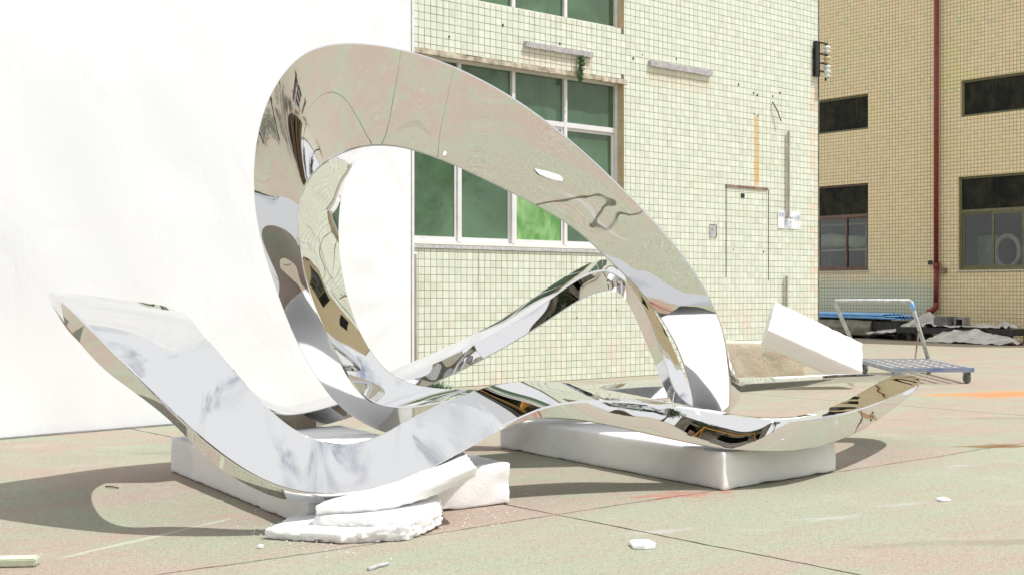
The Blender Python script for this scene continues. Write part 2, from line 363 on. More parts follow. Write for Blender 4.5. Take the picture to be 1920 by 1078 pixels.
m = MB(); m.wbox(MW, U0, U0 + .02, 0, HT, -9, -.001); m.wbox(MW, U0, U1, 0, HT, -9.02, -9); m.build('rear_wall', M_PLASTER, bld)
# lintel: a worn ledge above the window
m = MB(); rr = random.Random(3); k = -1.55
while k < 3.40:
    e = min(3.42, k + rr.uniform(.12, .3)); h = rr.uniform(.012, .03)
    m.wbox(MW, k, e, 4.35 - h * .4, 4.405 + rr.uniform(-.006, .012), -.05, .012 + rr.uniform(0, .008)); k = e
m.build('lintel_render', M_LINTEL, bld)
m = MB(); m.wbox(MW, -1.6, 3.42, 1.825, 1.872, -.2, .022); m.build('sill', M_ALUD, bld)
# tiles: one small bevelled piece per cell
TP = .1; GAP = .0046
def tile_mesh(mb, u0, u1, z0, z1, dep, tilt=(0, 0)):
    b = .0025; fn = MW
    n0, n1 = .0005, dep
    i = len(mb.v)
    mb.v += [fn(u0, z0, n0), fn(u1, z0, n0), fn(u1, z1, n0), fn(u0, z1, n0)]
    mb.v += [fn(u0 + b, z0 + b, n1 - tilt[0] - tilt[1]), fn(u1 - b, z0 + b, n1 + tilt[0] - tilt[1]), fn(u1 - b, z1 - b, n1 + tilt[0] + tilt[1]), fn(u0 + b, z1 - b, n1 - tilt[0] + tilt[1])]
    for a in ((4, 5, 6, 7), (0, 1, 5, 4), (1, 2, 6, 5), (2, 3, 7, 6), (3, 0, 4, 7)): mb.f.append(tuple(i + q for q in a))
rt = random.Random(11)
one = MB(); tile_mesh(one, 0, TP - GAP, 0, TP - GAP, .0055)
tile_data = None
rest = MB(); picked = 0
iu0, iu1 = int(U0 / TP), int(U1 / TP)
ZO = -.02
for iz in range(0, int(HT / TP)):
    for iu in range(iu0, iu1):
        u0 = iu * TP + GAP / 2; u1 = u0 + TP - GAP; z0 = iz * TP + ZO + GAP / 2; z1 = z0 + TP - GAP
        if z0 < .005: z0 = .005
        hit = False; ok = True
        for a, b, c, d in WIN:
            c2 = c - .06 if c < 3 else c - .0; d2 = d + .045 if d < 5 else d
            if u1 > a and u0 < b and z1 > c2 and z0 < d2:
                hit = True
                if u0 < b < u1 and u1 - b > .02: u0 = b
                elif u0 < a < u1 and a - u0 > .02: u1 = a
                elif z0 < c2 < z1 and c2 - z0 > .02: z1 = c2
                elif z0 < d2 < z1 and z1 - d2 > .02: z0 = d2
                else: ok = False
        if not ok: continue
        dep = .0055 + rt.uniform(-.0008, .0008)
        if not hit and -4 <= iu < 19 and 5 <= iz <= 17 and picked < 299:
            if tile_data is None:
                mm = MB(); tile_mesh(mm, 0, TP - GAP, 0, TP - GAP, .0055)
                tile_data = bpy.data.meshes.new('tile'); tile_data.from_pydata([q - A0 for q in mm.v], [], mm.f); tile_data.materials.append(M_TILE)
            o = bpy.data.objects.new('tile', tile_data); C.objects.link(o); o.parent = wall
            o.location = MW(u0, z0, rt.uniform(-.0006, .0006)) - bld.location
            picked += 1
        else: tile_mesh(rest, u0, u1, z0, z1, dep, (rt.gauss(0, .0007), rt.gauss(0, .0007)))
tag(rest.build('tile', M_TILE, wall), kind='stuff')
# reveal tiles at the right jamb
m = MB()
for k in range(25):
    z0 = 1.89 + k * .1
    m.hexa([MW(3.36, z0, -.19), MW(3.36, z0, -.004), MW(3.355, z0, -.006), MW(3.355, z0, -.188), MW(3.36, z0 + .094, -.19), MW(3.36, z0 + .094, -.004), MW(3.355, z0 + .094, -.006), MW(3.355, z0 + .094, -.188)])
m.build('jamb_tile', M_REVEAL, bld)['kind'] = 'stuff'
# windows
def main_window(a, b, c, d, trans, cols, lower):
    n0, n1 = -.19, -.12; fw = .05
    m = MB()
    m.wbox(MW, a, a + fw, c, d, n0, n1); m.wbox(MW, b - fw - .01, b - .008, c, d, n0, n1)
    m.wbox(MW, a + fw, b - fw - .01, c, c + .045, n0, n1); m.wbox(MW, a + fw, b - fw - .01, d - fw, d, n0, n1)
    wf = m.build('window', M_ALU, bld)
    cols = [a + fw] + cols + [b - fw - .01]
    for u in cols[1:-1]:
        m = MB(); m.wbox(MW, u - .028, u + .028, c + .045, d - fw, n0 + .002, n1 + .004); m.build('mullion', M_ALU, wf)
    if trans:
        m = MB()
        for p, q in zip(cols, cols[1:]): m.wbox(MW, p + (.028 if p > a + .1 else 0), q - (.028 if q < b - .1 else 0), trans - .035, trans + .035, n0 + .004, n1)
        m.build('transom', M_ALU, wf)
    for i, (p, q) in enumerate(zip(cols, cols[1:])):
        p2 = p + (.028 if i else 0); q2 = q - (.028 if i < len(cols) - 2 else 0)
        if trans:
            m = MB(); nn = -.165; m.wbox(MW, p2, q2, trans + .035, d - fw, nn - .004, nn); m.build('pane', M_GREENG, wf)
            nn = -.150 if i % 2 else -.172                  # sliding sashes on two tracks
            z0, z1 = c + .045, trans - .035; s = .042
            m = MB(); m.wbox(MW, p2, p2 + s, z0, z1, nn - .012, nn + .012); m.wbox(MW, q2 - s, q2, z0, z1, nn - .012, nn + .012)
            m.wbox(MW, p2 + s, q2 - s, z0, z0 + .065, nn - .012, nn + .012); m.wbox(MW, p2 + s, q2 - s, z1 - s, z1, nn - .012, nn + .012)
            m.build('sash', M_ALU, wf)
            m = MB(); m.wbox(MW, p2 + s, q2 - s, z0 + .065, z1 - s, nn - .004, nn); m.build('pane', M_GREENB if i == lower else M_GREENG, wf)
        else:
            m = MB(); nn = -.16; m.wbox(MW, p2, q2, c + .045, d - fw, nn - .004, nn); m.build('pane', M_GREENG, wf)
    m = MB(); m.wbox(MW, a, b, c, d, -.26, -.25); m.build('blind', M_ROOM, wf)
main_window(*WIN[0], 3.66, [-.58, .37, 1.32, 2.30], 3)
main_window(*WIN[1], None, [-.58, .37, 1.32, 2.30], -1)
# the blocked-up hatch: dark joints and a rusty strip
m = MB(); m.wbox(MW, 5.665, 5.683, 1.5, 2.95, .0045, .0075); m.wbox(MW, 6.74, 6.758, 1.45, 2.96, .0045, .0075); m.build('hatch_joint', M_BLACK, bld)
m = MB(); m.wbox(MW, 5.66, 6.72, 2.945, 2.985, .003, .022); m.build('hatch_strip', M_RUSTY, bld)
m = MB(); rr = random.Random(5)
for u, z in ((6.1, 2.83), (2.07, 4.78), (1.02, 4.9), (5.98, 4.62), (6.36, 4.52), (6.46, 4.5), (6.38, 4.18), (6.47, 4.16), (7.05, 4.60), (6.86, 4.52), (3.55, 4.75), (3.75, 4.83), (4.5, 4.86), (5.85, 1.95), (6.62, 1.93), (.1, 4.62), (3.2, 1.0), (2.4, .9)):
    s = rr.uniform(.006, .013); m.wbox(MW, u - s, u + s, z - s * 1.6, z + s, .004, .014)
m.wbox(MW, 6.04, 6.13, 2.79, 2.86, .004, .012)
m.build('screw_stub', M_BLACK, bld)['kind'] = 'stuff'
m = MB(); m.tube([MW(6.83, 4.42, .02), MW(6.87, 4.34, .05), MW(6.93, 4.25, .06), MW(7.0, 4.11, .07)], .009, 6); m.build('wire_stub', M_BLACK, bld)

# fittings fixed to that wall
def batten(u0, u1, z, th, lab, tilt=0):
    m = MB(); n = 14; rr = random.Random(int(u0 * 100))
    for k in range(n):
        a = u0 + (u1 - u0) * k / n; b = u0 + (u1 - u0) * (k + 1) / n; zz = z + rr.uniform(-.004, .004)
        m.hexa([MW(a, zz - th, .004), MW(b, zz - th, .004), MW(b, zz - th, .055), MW(a, zz - th, .055), MW(a, zz, .004), MW(b, zz, .004), MW(b, zz, .06), MW(a, zz, .06)])
    return tag(m.build('batten', M_LEDGE, None), lab, 'batten', 'battens fixed on the tiled wall')
batten(1.40, 2.68, 4.72, .075, 'long grey batten above the ground floor window with vine hanging under it')
batten(3.88, 5.29, 4.755, .085, 'grey batten alone on bare tiles right of the window')
m = MB(); rr = random.Random(2)
for k in range(420):
    f = rr.random(); z = 4.63 - f * .36; sp = .055 * (1 - .35 * f)
    c_ = MW(2.44 + rr.gauss(0, sp * .5) - f * .03, z, .05 + abs(rr.gauss(0, .025))); a = rr.uniform(0, 6.28); s = rr.uniform(.010, .022)
    x = Vector((math.cos(a), rr.uniform(-.6, .6), math.sin(a))) * s; y = x.cross(Vector((rr.uniform(-1, 1), rr.uniform(-1, 1), rr.uniform(-1, 1)))).normalized() * s * .6
    m.quad(c_ - x, c_ - y, c_ + x, c_ + y)
vine = thing('hanging_vine', MW(2.42, 4.3, .05), 'small dark green plant hanging from the batten over the window', 'plant')
m.build('foliage', M_LEAF, vine)
m = MB(); m.tube([MW(2.44, 4.64, .04), MW(2.42, 4.45, .05), MW(2.41, 4.30, .06)], .006, 5); m.build('stem', M_BARK, vine)
def conduit(u, z0, z1, r, lab, mt, drift=0):
    m = MB(); m.tube([MW(u + drift * f, z0 + (z1 - z0) * f, .045) for f in (0, .25, .5, .75, 1)], r, 10)
    o = m.build('conduit', mt, None, smooth=False); tag(o, lab, 'pipe', 'cut off conduits on the tiled wall'); return o
conduit(7.235, 2.5, 3.96, .024, 'long vertical conduit with its end in front of the paper notice', M_PIPE)
conduit(7.18, .45, 1.53, .024, 'short conduit rising from behind the tilted foam block', M_PIPE)
conduit(-.47, .12, 1.74, .024, 'brownish conduit beside the edge of the white backdrop', M_PIPE, -.01)
# paper notice
nt_ = thing('paper_notice', MW(7.28, 2.31, .012), 'sun faded white paper notice with pale blue writing under the long conduit', 'notice')
m = MB(); rr = random.Random(4); nx = 10
for k in range(nx):
    a, b = 6.985 + .605 * k / nx, 6.985 + .605 * (k + 1) / nx
    f1 = .012 + .006 * math.sin(k * 1.3); f2 = .012 + .006 * math.sin((k + 1) * 1.3)
    m.hexa([MW(a, 2.325, f1), MW(b, 2.325, f2), MW(b, 2.325, f2 + .002), MW(a, 2.325, f1 + .002), MW(a, 2.625, f1), MW(b, 2.625, f2), MW(b, 2.625, f2 + .002), MW(a, 2.625, f1 + .002)])
m.build('sheet', M_PAPER, nt_)
def lettering(txt, fn, u, z, n, size, mt, parent, sx=1.0, name='lettering'):
    cu = bpy.data.curves.new('t', 'FONT'); cu.body = txt; cu.size = size; cu.extrude = .001; cu.resolution_u = 3
    ob = bpy.data.objects.new('t', cu); C.objects.link(ob)
    me = bpy.data.meshes.new_from_object(ob.evaluated_get(bpy.context.evaluated_depsgraph_get()))
    C.objects.unlink(ob); bpy.data.objects.remove(ob)
    root = parent
    for v in me.vertices: v.co = fn(u + v.co.x * sx, z + v.co.y, n + v.co.z) - root.location
    me.materials.clear(); me.materials.append(mt); o = bpy.data.objects.new(name, me); C.objects.link(o); o.parent = parent; return o
lettering('出租', MW, 7.0, 2.535, .0225, .085, M_INKB, nt_, 1.0)
lettering('出租', MW, 7.42, 2.50, .0225, .085, M_INKB, nt_, 1.0)
lettering('3212', MW, 7.16, 2.345, .0225, .17, M_INKB, nt_, .55)
lettering('CONTACT', MW, 7.16, 2.50, .0225, .035, M_INKD, nt_, 1.4)
pl_ = thing('number_plate', MW(5.35, 2.14, .01), 'little worn grey plate marked A on the tiles left of the hatch', 'sign')
m = MB(); m.wbox(MW, 5.275, 5.42, 2.13, 2.32, .006, .016); m.build('plate', M_LEDGE, pl_)
m = MB(); m.wbox(MW, 5.42, 5.432, 2.128, 2.325, .006, .02); m.wbox(MW, 5.275, 5.42, 2.32, 2.328, .006, .018); m.build('edge_shim', M_BLACK, pl_)
lettering('A', MW, 5.295, 2.225, .017, .085, M_INKD, pl_, .9)
# insulator rack at the corner
ins = thing('insulator_rack', MW(8.06, 4.95, .05), 'black iron rack with four porcelain insulators high on the building corner', 'insulator rack')
m = MB(); m.wbox(MW, 7.965, 8.075, 4.97, 5.575, .006, .07); m.wbox(MW, 7.945, 7.962, 4.97, 5.45, .006, .03); m.build('back_plate', M_BLACK, ins)
for i, z in enumerate((5.55, 5.36, 5.20, 5.06)):
    m = MB(); m.wbox(MW, 8.06, 8.27, z - .012, z + .012, .072, .10); m.wbox(MW, 8.20, 8.225, z - .15, z - .012, .075, .097); m.build('bracket', M_BLACK, ins)
for i, z in enumerate((5.40, 5.22, 5.07, 4.98)):
    m = MB(); m.lathe(MW(8.20, z - .02, .12), UP, [(0, .035), (.012, .062), (.03, .065), (.04, .042), (.065, .038), (.078, .062), (.1, .066), (.118, .05), (.125, .03)], 14)
    o = m.build('insulator', M_PORC if i != 1 else M_REVEAL, ins, smooth=True)
    if i == 1: o['label'] = 'rust stained insulator'

# ------------------------------------------------------------------ the shaded tan building
TWIN = [(-2.2, .505, 1.90, 4.42), (-2.2, .505, 5.97, 6.99), (3.34, 5.9, 1.86, 4.38), (3.42, 6.0, 5.99, 6.98)]
tb = thing('tan_building', TW(0, 0), 'tan tiled factory building in shade behind the trolley', 'building')
m = MB(); wall_cells(m, TW, -9, 11, 0, 12, TWIN); m.build('wall', M_TAN, tb)
m = MB(); m.wbox(TW, -9, 11, 12, 12.2, -9, .06); m.build('roof', M_PLASTER, tb)
m = MB(); m.wbox(TW, 10.97, 11, 0, 12, -9, -.003); m.wbox(TW, -9, -8.97, 0, 12, -9, -.003); m.wbox(TW, -9, 11, 0, 12, -9.03, -9); m.build('rear_wall', M_PLASTER, tb)
for a, b, c, d in TWIN:
    m = MB(); m.wbox(TW, a - .02, a, c - .02, d + .02, -.18, -.003); m.wbox(TW, b, b + .02, c - .02, d + .02, -.18, -.003); m.wbox(TW, a, b, d, d + .02, -.18, -.003); m.wbox(TW, a, b, c - .02, c, -.18, -.003)
    m.build('reveal', M_REVEAL, tb)
m = MB()
for a, b, c, d in (TWIN[0], TWIN[2]): m.wbox(TW, a - .03, b + .03, c - .045, c - .021, -.1, .03)
m.build('sill', M_PLASTER, tb)
m = MB(); wall_cells(m, TW, -9, 11, .1, 11.9, TWIN, -.19)            # inner leaf, then the room behind it
m.quad(TW(-9, .1, -4), TW(11, .1, -4), TW(11, 11.9, -4), TW(-9, 11.9, -4)); m.quad(TW(-9, .1, -.2), TW(11, .1, -.2), TW(11, .1, -4), TW(-9, .1, -4)); m.quad(TW(-9, 5, -.2), TW(11, 5, -.2), TW(11, 5, -4), TW(-9, 5, -4))
m.build('interior_wall', M_ROOM, tb)
def frame(mb, a, b, c, d, w_, n0, n1):
    mb.wbox(TW, a, a + w_, c, d, n0, n1); mb.wbox(TW, b - w_, b, c, d, n0, n1); mb.wbox(TW, a + w_, b - w_, c, c + w_, n0, n1); mb.wbox(TW, a + w_, b - w_, d - w_, d, n0, n1)
def tan_window(a, b, c, d, trans, mid, fm, sm):
    m = MB(); frame(m, a, b, c, d, .06, -.14, -.06); wf = m.build('window', fm, tb)
    if trans is None:
        m = MB(); m.wbox(TW, a + .06, b - .06, c + .06, d - .06, -.105, -.10); m.build('pane', M_DARKG, wf); return
    m = MB(); m.wbox(TW, a + .06, b - .06, trans - .04, trans + .04, -.138, -.058); m.build('transom', fm, wf)
    m = MB(); m.wbox(TW, a + .06, b - .06, trans + .04, d - .06, -.105, -.10); m.build('pane', M_DARKG, wf)
    cols = [a + .06] + mid + [b - .06]
    for i, (p, q) in enumerate(zip(cols, cols[1:])):
        n = -.085 if i % 2 else -.118
        m = MB(); frame(m, p - (.03 if i else 0), q + (.03 if i < len(cols) - 2 else 0), c + .06, trans - .04, .06, n - .015, n + .015); m.build('sash', sm, wf)
        m = MB(); m.wbox(TW, p + .03, q - .03, c + .12, trans - .1, n - .004, n); m.build('pane', M_CLEAR, wf)
tan_window(*TWIN[0], 3.50, [-1.25, -.30], M_BROWNF, M_BROWNF)
tan_window(*TWIN[1], None, [], M_OLIVEF, M_OLIVEF)
tan_window(*TWIN[2], 3.45, [4.30, 5.15], M_OLIVEF, M_OLIVEF)
tan_window(*TWIN[3], None, [], M_OLIVEF, M_OLIVEF)
# what stands behind the panes
m = MB(); m.tube([TW(-2.0, 2.80, -.7), TW(-1.2, 2.84, -.72), TW(-.75, 2.80, -.7), TW(-.35, 2.76, -.72), TW(.1, 2.78, -.7)], [.20, .22, .17, .20, .13], 12)
tag(m.build('fabric_roll', M_PALE, None, smooth=True), 'pale roll lying on a shelf behind the brown framed window', 'fabric roll')
sh = thing('storage_shelf', TW(-1, 1.9, -.8), 'shelf behind the brown framed window carrying the pale roll', 'shelf')
m = MB(); m.wbox(TW, -2.2, .7, 2.50, 2.55, -1.1, -.5); m.wbox(TW, -2.2, .7, 3.28, 3.32, -1.1, -.7); m.build('board', M_PALE, sh)
m = MB(); m.wbox(TW, .02, .07, .1, 3.4, -.6, -.55); m.wbox(TW, -1.6, -1.55, .1, 3.4, -1.1, -1.05); m.build('upright', M_GREYM, sh)
m = MB(); ring = [TW(4.42 + .34 * math.cos(a), 2.35 + .42 * math.sin(a), -.6) for a in [k * 2 * math.pi / 24 for k in range(25)]]; m.tube(ring, .07, 8, False)
tag(m.build('metal_ring', M_PALE, None, smooth=True), 'pale ring standing behind the olive framed window', 'ring')
m = MB(); m.wbox(TW, 3.5, 4.1, .1, 2.8, -1.2, -.7); m.wbox(TW, 4.5, 5.6, 2.75, 3.4, -1.3, -1.2)
tag(m.build('cabinet', M_GREYM, None), 'grey cabinet behind the olive framed window', 'cabinet')
# red drainpipe
dp = thing('drainpipe', TW(2.74, .4, .1), 'dark red drainpipe running down the tan wall', 'drainpipe')
m = MB(); m.tube([TW(2.76, 12, .11), TW(2.745, 6, .11), TW(2.74, 1.98, .11)], .062, 12); m.build('upper_pipe', M_RED, dp, smooth=True)
m = MB(); m.tube([TW(2.74, 1.98, .11), TW(2.735, .98, .11)], .069, 12)
m.tube([TW(2.735, 1.0, .11), TW(2.73, .86, .115), TW(2.66, .78, .16), TW(2.58, .74, .2), TW(2.52, .66, .24), TW(2.51, .35, .25), TW(2.51, .06, .25)], .078, 12); m.build('lower_pipe', M_RED, dp, smooth=True)
m = MB(); m.lathe(TW(2.74, 1.92, .11), UP, [(0, .07), (.01, .086), (.14, .086), (.15, .07)], 12); m.build('collar', M_RED, dp, smooth=True)
m = MB(); m.tube([TW(2.80, 2.08, .1), TW(2.86, 2.06, .1), TW(2.90, 1.98, .1), TW(2.90, 1.9, .1)], .014, 6); m.wbox(TW, 2.85, 3.0, 1.80, 1.93, .01, .1); m.build('bracket', M_RUSTY, dp)
m = MB(); m.wbox(TW, 2.44, 2.56, 2.03, 2.14, .002, .03); tag(m.build('socket_box', M_BLACK, None), 'small dark socket box on the tan wall left of the drainpipe', 'socket')

# ------------------------------------------------------------------ white backdrop
pa, pb = G(-420, 856.9), G(768, 758.3); pd = (pb - pa).normalized(); pn = Vector((pd.y, -pd.x, 0))
bd = thing('photo_backdrop', (pa + pb) / 2, 'huge white sheet stretched on a frame as a backdrop left of the building', 'backdrop')
m = MB(); nu, nz_ = 90, 70; Lp = (pb - pa).length; Hp = 6.4
rr = random.Random(9)
for i in range(nu + 1):
    for j in range(nz_ + 1):
        s = i / nu * Lp; z = .012 + j / nz_ * Hp
        e = Lp - s
        d = .020 * noise.noise(Vector((s * .7, z * .5, 1))) + .010 * noise.noise(Vector((s * 1.6 + z * .9, z * .6 - s * .5, 4)))
        for hz in (1.2, 2.1, 3.3, 4.6, 5.9):                       # creases fanning from the ties on the edge
            q = math.atan2(z - hz, e + .05); rad = math.hypot(z - hz, e)
            d += .007 * math.exp(-rad / 1.4) * math.cos(q * 11)
        d += .03 * math.exp(-((z) / .25) ** 2) * noise.noise(Vector((s * 1.5, 0, 7)))
        m.v.append(pa + pd * s + pn * (d * min(1, e * 6, 1) + .02) + UP * z)
for i in range(nu):
    for j in range(nz_):
        a = i * (nz_ + 1) + j; m.f.append((a, a + nz_ + 1, a + nz_ + 2, a + 1))
n = len(m.v); m.v += [q - pn * .012 for q in m.v]; m.f += [tuple(n + k for k in reversed(f)) for f in m.f]
m.build('sheet', M_SHEET, bd, smooth=True)
m = MB(); q = pb + pd * .01; m.box(q - pn * .03, pd * .034, pn * .06, UP * Hp); m.build('edge_post', M_ALU, bd)
m = MB(); m.box(q + pd * .036 - pn * .05, pd * .022, pn * .05, UP * Hp); m.build('rear_post', M_GREYM, bd)
m = MB()
for f in (.02, .33, .66): m.tube([pa + pd * Lp * f - pn * .06, pa + pd * Lp * f - pn * .06 + UP * Hp], .03, 8)
m.tube([pa - pn * .06 + UP * Hp, pb - pn * .06 + UP * Hp], .03, 8)
for f in (.2, .8): m.tube([pa + pd * Lp * f - pn * .06 + UP * 5, pa + pd * Lp * f - pn * 1.3], .025, 8)
m.build('support_frame', M_GREYM, bd)
m = MB(); m.box(pa + pn * .045, pd * Lp, pn * .03, UP * .012); m.build('bottom_batten', M_GREYM, bd)

# ------------------------------------------------------------------ foam blocks
def foam(corners, name, lab, cat, group=None, mt=None, edge_=.014, amp=.005, maxe=.05, seed=0):
    o = sum((Vector(c) for c in corners), Vector()) / 8; o.z = min(c[2] for c in corners)
    b = bmesh.new(); vs_ = [b.verts.new(Vector(c) - o) for c in corners]
    for a in ((3, 2, 1, 0), (4, 5, 6, 7), (0, 1, 5, 4), (1, 2, 6, 5), (2, 3, 7, 6), (3, 0, 4, 7)): b.faces.new([vs_[k] for k in a])
    bmesh.ops.bevel(b, geom=b.edges[:], offset=edge_, segments=2, affect='EDGES', profile=.6)
    for it in range(6):
        es = [e for e in b.edges if e.calc_length() > maxe]
        if not es: break
        bmesh.ops.subdivide_edges(b, edges=es, cuts=1, use_grid_fill=True)
    bmesh.ops.triangulate(b, faces=[f for f in b.faces if len(f.verts) > 4]); b.normal_update()
    for v in b.verts:
        p = v.co * 1.0; k = noise.noise(p * 5 + Vector((seed, 0, 0))) * amp + noise.noise(p * 22 + Vector((0, seed, 0))) * amp * .6
        chip = max(0, noise.noise(p * 8 + Vector((seed, 3, 9))) - .15) * .022 + abs(noise.noise(p * 31)) * .004
        curv = 1 if any(f.calc_area() < .0012 for f in v.link_faces) else 0
        v.co += v.normal * (k - chip * curv)
        if (v.co + o).z < .002: v.co.z = .002 - o.z
    me = bpy.data.meshes.new(name); b.to_mesh(me); b.free(); me.materials.append(mt or M_FOAM); me.shade_smooth()
    ob = bpy.data.objects.new(name, me); ob.location = o; C.objects.link(ob); return tag(ob, lab, cat, group)
def block(pn_, v1, v2, h):                               # near corner and the two ground edges
    z = Vector((0, 0, .003)); q = [pn_, pn_ + v2, pn_ + v2 + v1, pn_ + v1]
    return [c + z for c in q] + [c + UP * h for c in q]
c_near = G(576, 991); c_far = G(320, 884); c_r = G(957, 944)
foam(block(c_near, c_far - c_near, c_r - c_near, .243), 'foam_block', 'thick white foam block lying under the left half of the steel sculpture', 'foam block', 'foam packing blocks', seed=1)
c_near = G(1356, 920); c_far = G(937, 839); c_r = G(1569, 884)
foam(block(c_near, c_far - c_near, c_r - c_near, .245), 'foam_block', 'long white foam block lying flat under the right half of the steel sculpture', 'foam block', 'foam packing blocks', seed=2)
P1, P2, P3, P4 = P(1454, 565, 16.35), P(1617.5, 643, 16.62), P(1617.5, 697, 16.24), P(1440, 618, 15.95)
T_ = Vector((-.075, .11, -.20))
foam([P4 + T_, P3 + T_ * 1.05, P2 + T_ * 1.05, P1 + T_, P4, P3, P2, P1], 'foam_block', 'white foam block leaning tilted against the cement block', 'foam block', 'foam packing blocks', edge_=.012, seed=3)
foam(block(G(1352, 724), P(1300, 0, 16.95).xy.to_3d() - G(1352, 724), P(1536, 0, 16.8).xy.to_3d() - G(1352, 724), .575) if False else
     [Vector((2.62, 16.75, .0)), Vector((3.98, 16.95, .0)), Vector((3.9, 17.6, 0)), Vector((2.55, 17.4, 0)), Vector((2.64, 16.77, .60)), Vector((3.96, 16.97, .565)), Vector((3.9, 17.58, .565)), Vector((2.56, 17.38, .60))],
     'cement_block', 'rough brown cement block propping up the tilted foam block', 'cement block', None, M_CEMENT, .025, .012, seed=4)
# broken foam slabs under the lowest point of the sculpture
def slab(top, th, lab, seed, jagamp=.016, cat='foam slab'):
    rr = random.Random(seed); pts = [Vector(p) for p in top]; loop = []
    nrm = (pts[1] - pts[0]).cross(pts[2] - pts[0]).normalized(); nrm = nrm if nrm.z > 0 else -nrm
    cen = sum(pts, Vector()) / len(pts)
    for i, p in enumerate(pts):
        q = pts[(i + 1) % len(pts)]; n = max(3, int((q - p).length / .025))
        for k in range(n):
            c_ = p.lerp(q, k / n); out = (c_ - cen); out -= nrm * out.dot(nrm); out.normalize()
            loop.append((c_, out))
    m = MB(); n = len(loop); lay = 6
    for l in range(lay + 1):
        f = l / lay
        for k, (c_, out) in enumerate(loop):
            a = noise.noise(Vector((c_.x * 14, c_.y * 14, f * 2.2 + seed))) * jagamp * .55 + noise.noise(Vector((c_.x * 48, c_.y * 48, f * 6 + seed))) * jagamp * 1.2
            rnd_ = -.004 * (abs(f - .5) * 2) ** 4
            w_ = c_ - nrm * th * f + out * (a + rnd_) + nrm * noise.noise(Vector((c_.x * 9, c_.y * 9, seed + 5.))) * .003
            if w_.z < .003: w_.z = .003
            m.v.append(w_)
    for l in range(lay):
        for k in range(n): m.f.append((l * n + k, (l + 1) * n + k, (l + 1) * n + (k + 1) % n, l * n + (k + 1) % n))
    for base, s_ in ((0, 1), (lay * n, -1)):
        ci = len(m.v); cc = sum((m.v[base + k] for k in range(n)), Vector()) / n; m.v.append(cc)
        mid = len(m.v)
        for k in range(n): m.v.append(m.v[base + k].lerp(cc, .12) + nrm * s_ * .004)
        for k in range(n):
            a, b_ = base + k, base + (k + 1) % n
            m.f.append((a, b_, mid + (k + 1) % n, mid + k)[::s_]); m.f.append((mid + k, mid + (k + 1) % n, ci)[::s_])
    o = m.build('foam_slab', M_FOAM, None); crisp(o.data, 30); return tag(o, lab, cat, 'broken foam slabs under the sculpture')
slab([P(495, 992, 6.33), P(640, 1002, 6.20), P(762, 985, 6.27), P(828, 952, 6.62), P(800, 915, 7.0), P(620, 940, 6.95), P(552, 966, 6.62)], .085, 'lowest broken foam slab, its ragged front edge on the ground', 31, .02)
slab([P(588, 968, 6.38), P(700, 972, 6.28), P(775, 966, 6.34), P(826, 938, 6.64), P(815, 905, 7.05), P(640, 925, 6.95)], .062, 'middle broken foam slab between the lowest and the leaning one', 33, .014)
slab([P(592, 948, 6.36), P(700, 944, 6.40), P(800, 915, 6.52), P(893, 874, 6.70), P(870, 846, 7.15), P(760, 886, 7.0), P(650, 915, 6.9)], .075, 'topmost foam slab leaning up along the underside of the sculpture', 35, .010)
# scraps and crumbs
def scrap(px, py, L_, W__, h, ang, lab, mt, name, cat, seed):
    c_ = G(px, py); rr = random.Random(seed); x = Vector((math.cos(R(ang)), math.sin(R(ang)), 0)); y = Vector((-x.y, x.x, 0))
    pts = [c_ + x * L_ * a + y * W__ * b + UP * h for a, b in ((-.5, -.35), (-.1, -.5), (.35, -.4), (.5, -.05), (.38, .42), (-.05, .5), (-.42, .3))]
    m = MB(); n = len(pts); m.v = [p + UP * rr.uniform(-.3, .5) * h for p in pts] + [Vector((p.x, p.y, .002)) for p in pts]
    m.v.append(c_ + UP * (h * 1.5)); m.f = [(k, (k + 1) % n, 2 * n) for k in range(n)] + [(n + k, n + (k + 1) % n, (k + 1) % n, k) for k in range(n)]
    return tag(m.build(name, mt, None), lab, cat)
scrap(1205, 1024, .125, .16, .02, 10, 'flat white foam scrap lying alone in the foreground', M_FOAM, 'foam_scrap', 'foam scrap', 1)
scrap(1769, 938, .09, .07, .012, 30, 'tiny foam chip on the concrete at far right', M_FOAM, 'foam_scrap', 'foam scrap', 2)
scrap(488, 1027, .03, .03, .014, 0, 'small foam bit in front of the lowest slab', M_FOAM, 'foam_scrap', 'foam scrap', 3)
m = MB(); x = G(690, 1067, .006); y = G(728, 1056, .006); m.tube([x, x.lerp(y, .6) + UP * .004, y], .008, 6)
tag(m.build('twig', M_LEDGE, None), 'thin pale stick on the concrete in the foreground', 'stick')
m = MB(); x = G(198, 911, .006); y = G(222, 914, .006); m.tube([x, x.lerp(y, .5) + UP * .004, y], .005, 6)
tag(m.build('twig', M_BARK, None), 'dark twig in the shadow at left', 'stick')
m = MB(); rr = random.Random(8)
def crumb(c_, r):
    i = len(m.v); m.v += [c_ + Vector(d) * r for d in ((1, 0, 0), (-1, 0, 0), (0, 1, 0), (0, -1, 0), (0, 0, 1), (0, 0, -.6))]
    for a in ((0, 2, 4), (2, 1, 4), (1, 3, 4), (3, 0, 4), (2, 0, 5), (1, 2, 5), (3, 1, 5), (0, 3, 5)): m.f.append(tuple(i + q for q in a))
for cx_, cy_, sx, sy, n in ((490, 990, 40, 16, 40), (640, 1030, 80, 8, 30), (600, 1014, 30, 4, 25), (900, 972, 34, 9, 60), (850, 995, 60, 14, 25), (1000, 920, 70, 24, 12)):
    for k in range(n):
        p = G(rr.gauss(cx_, sx), max(870, rr.gauss(cy_, sy))); r = rr.choice((.002, .003, .0035, .006)); p.z = r * .6; crumb(p, r)
tag(m.build('foam_crumbs', M_FOAM, None), kind='stuff')
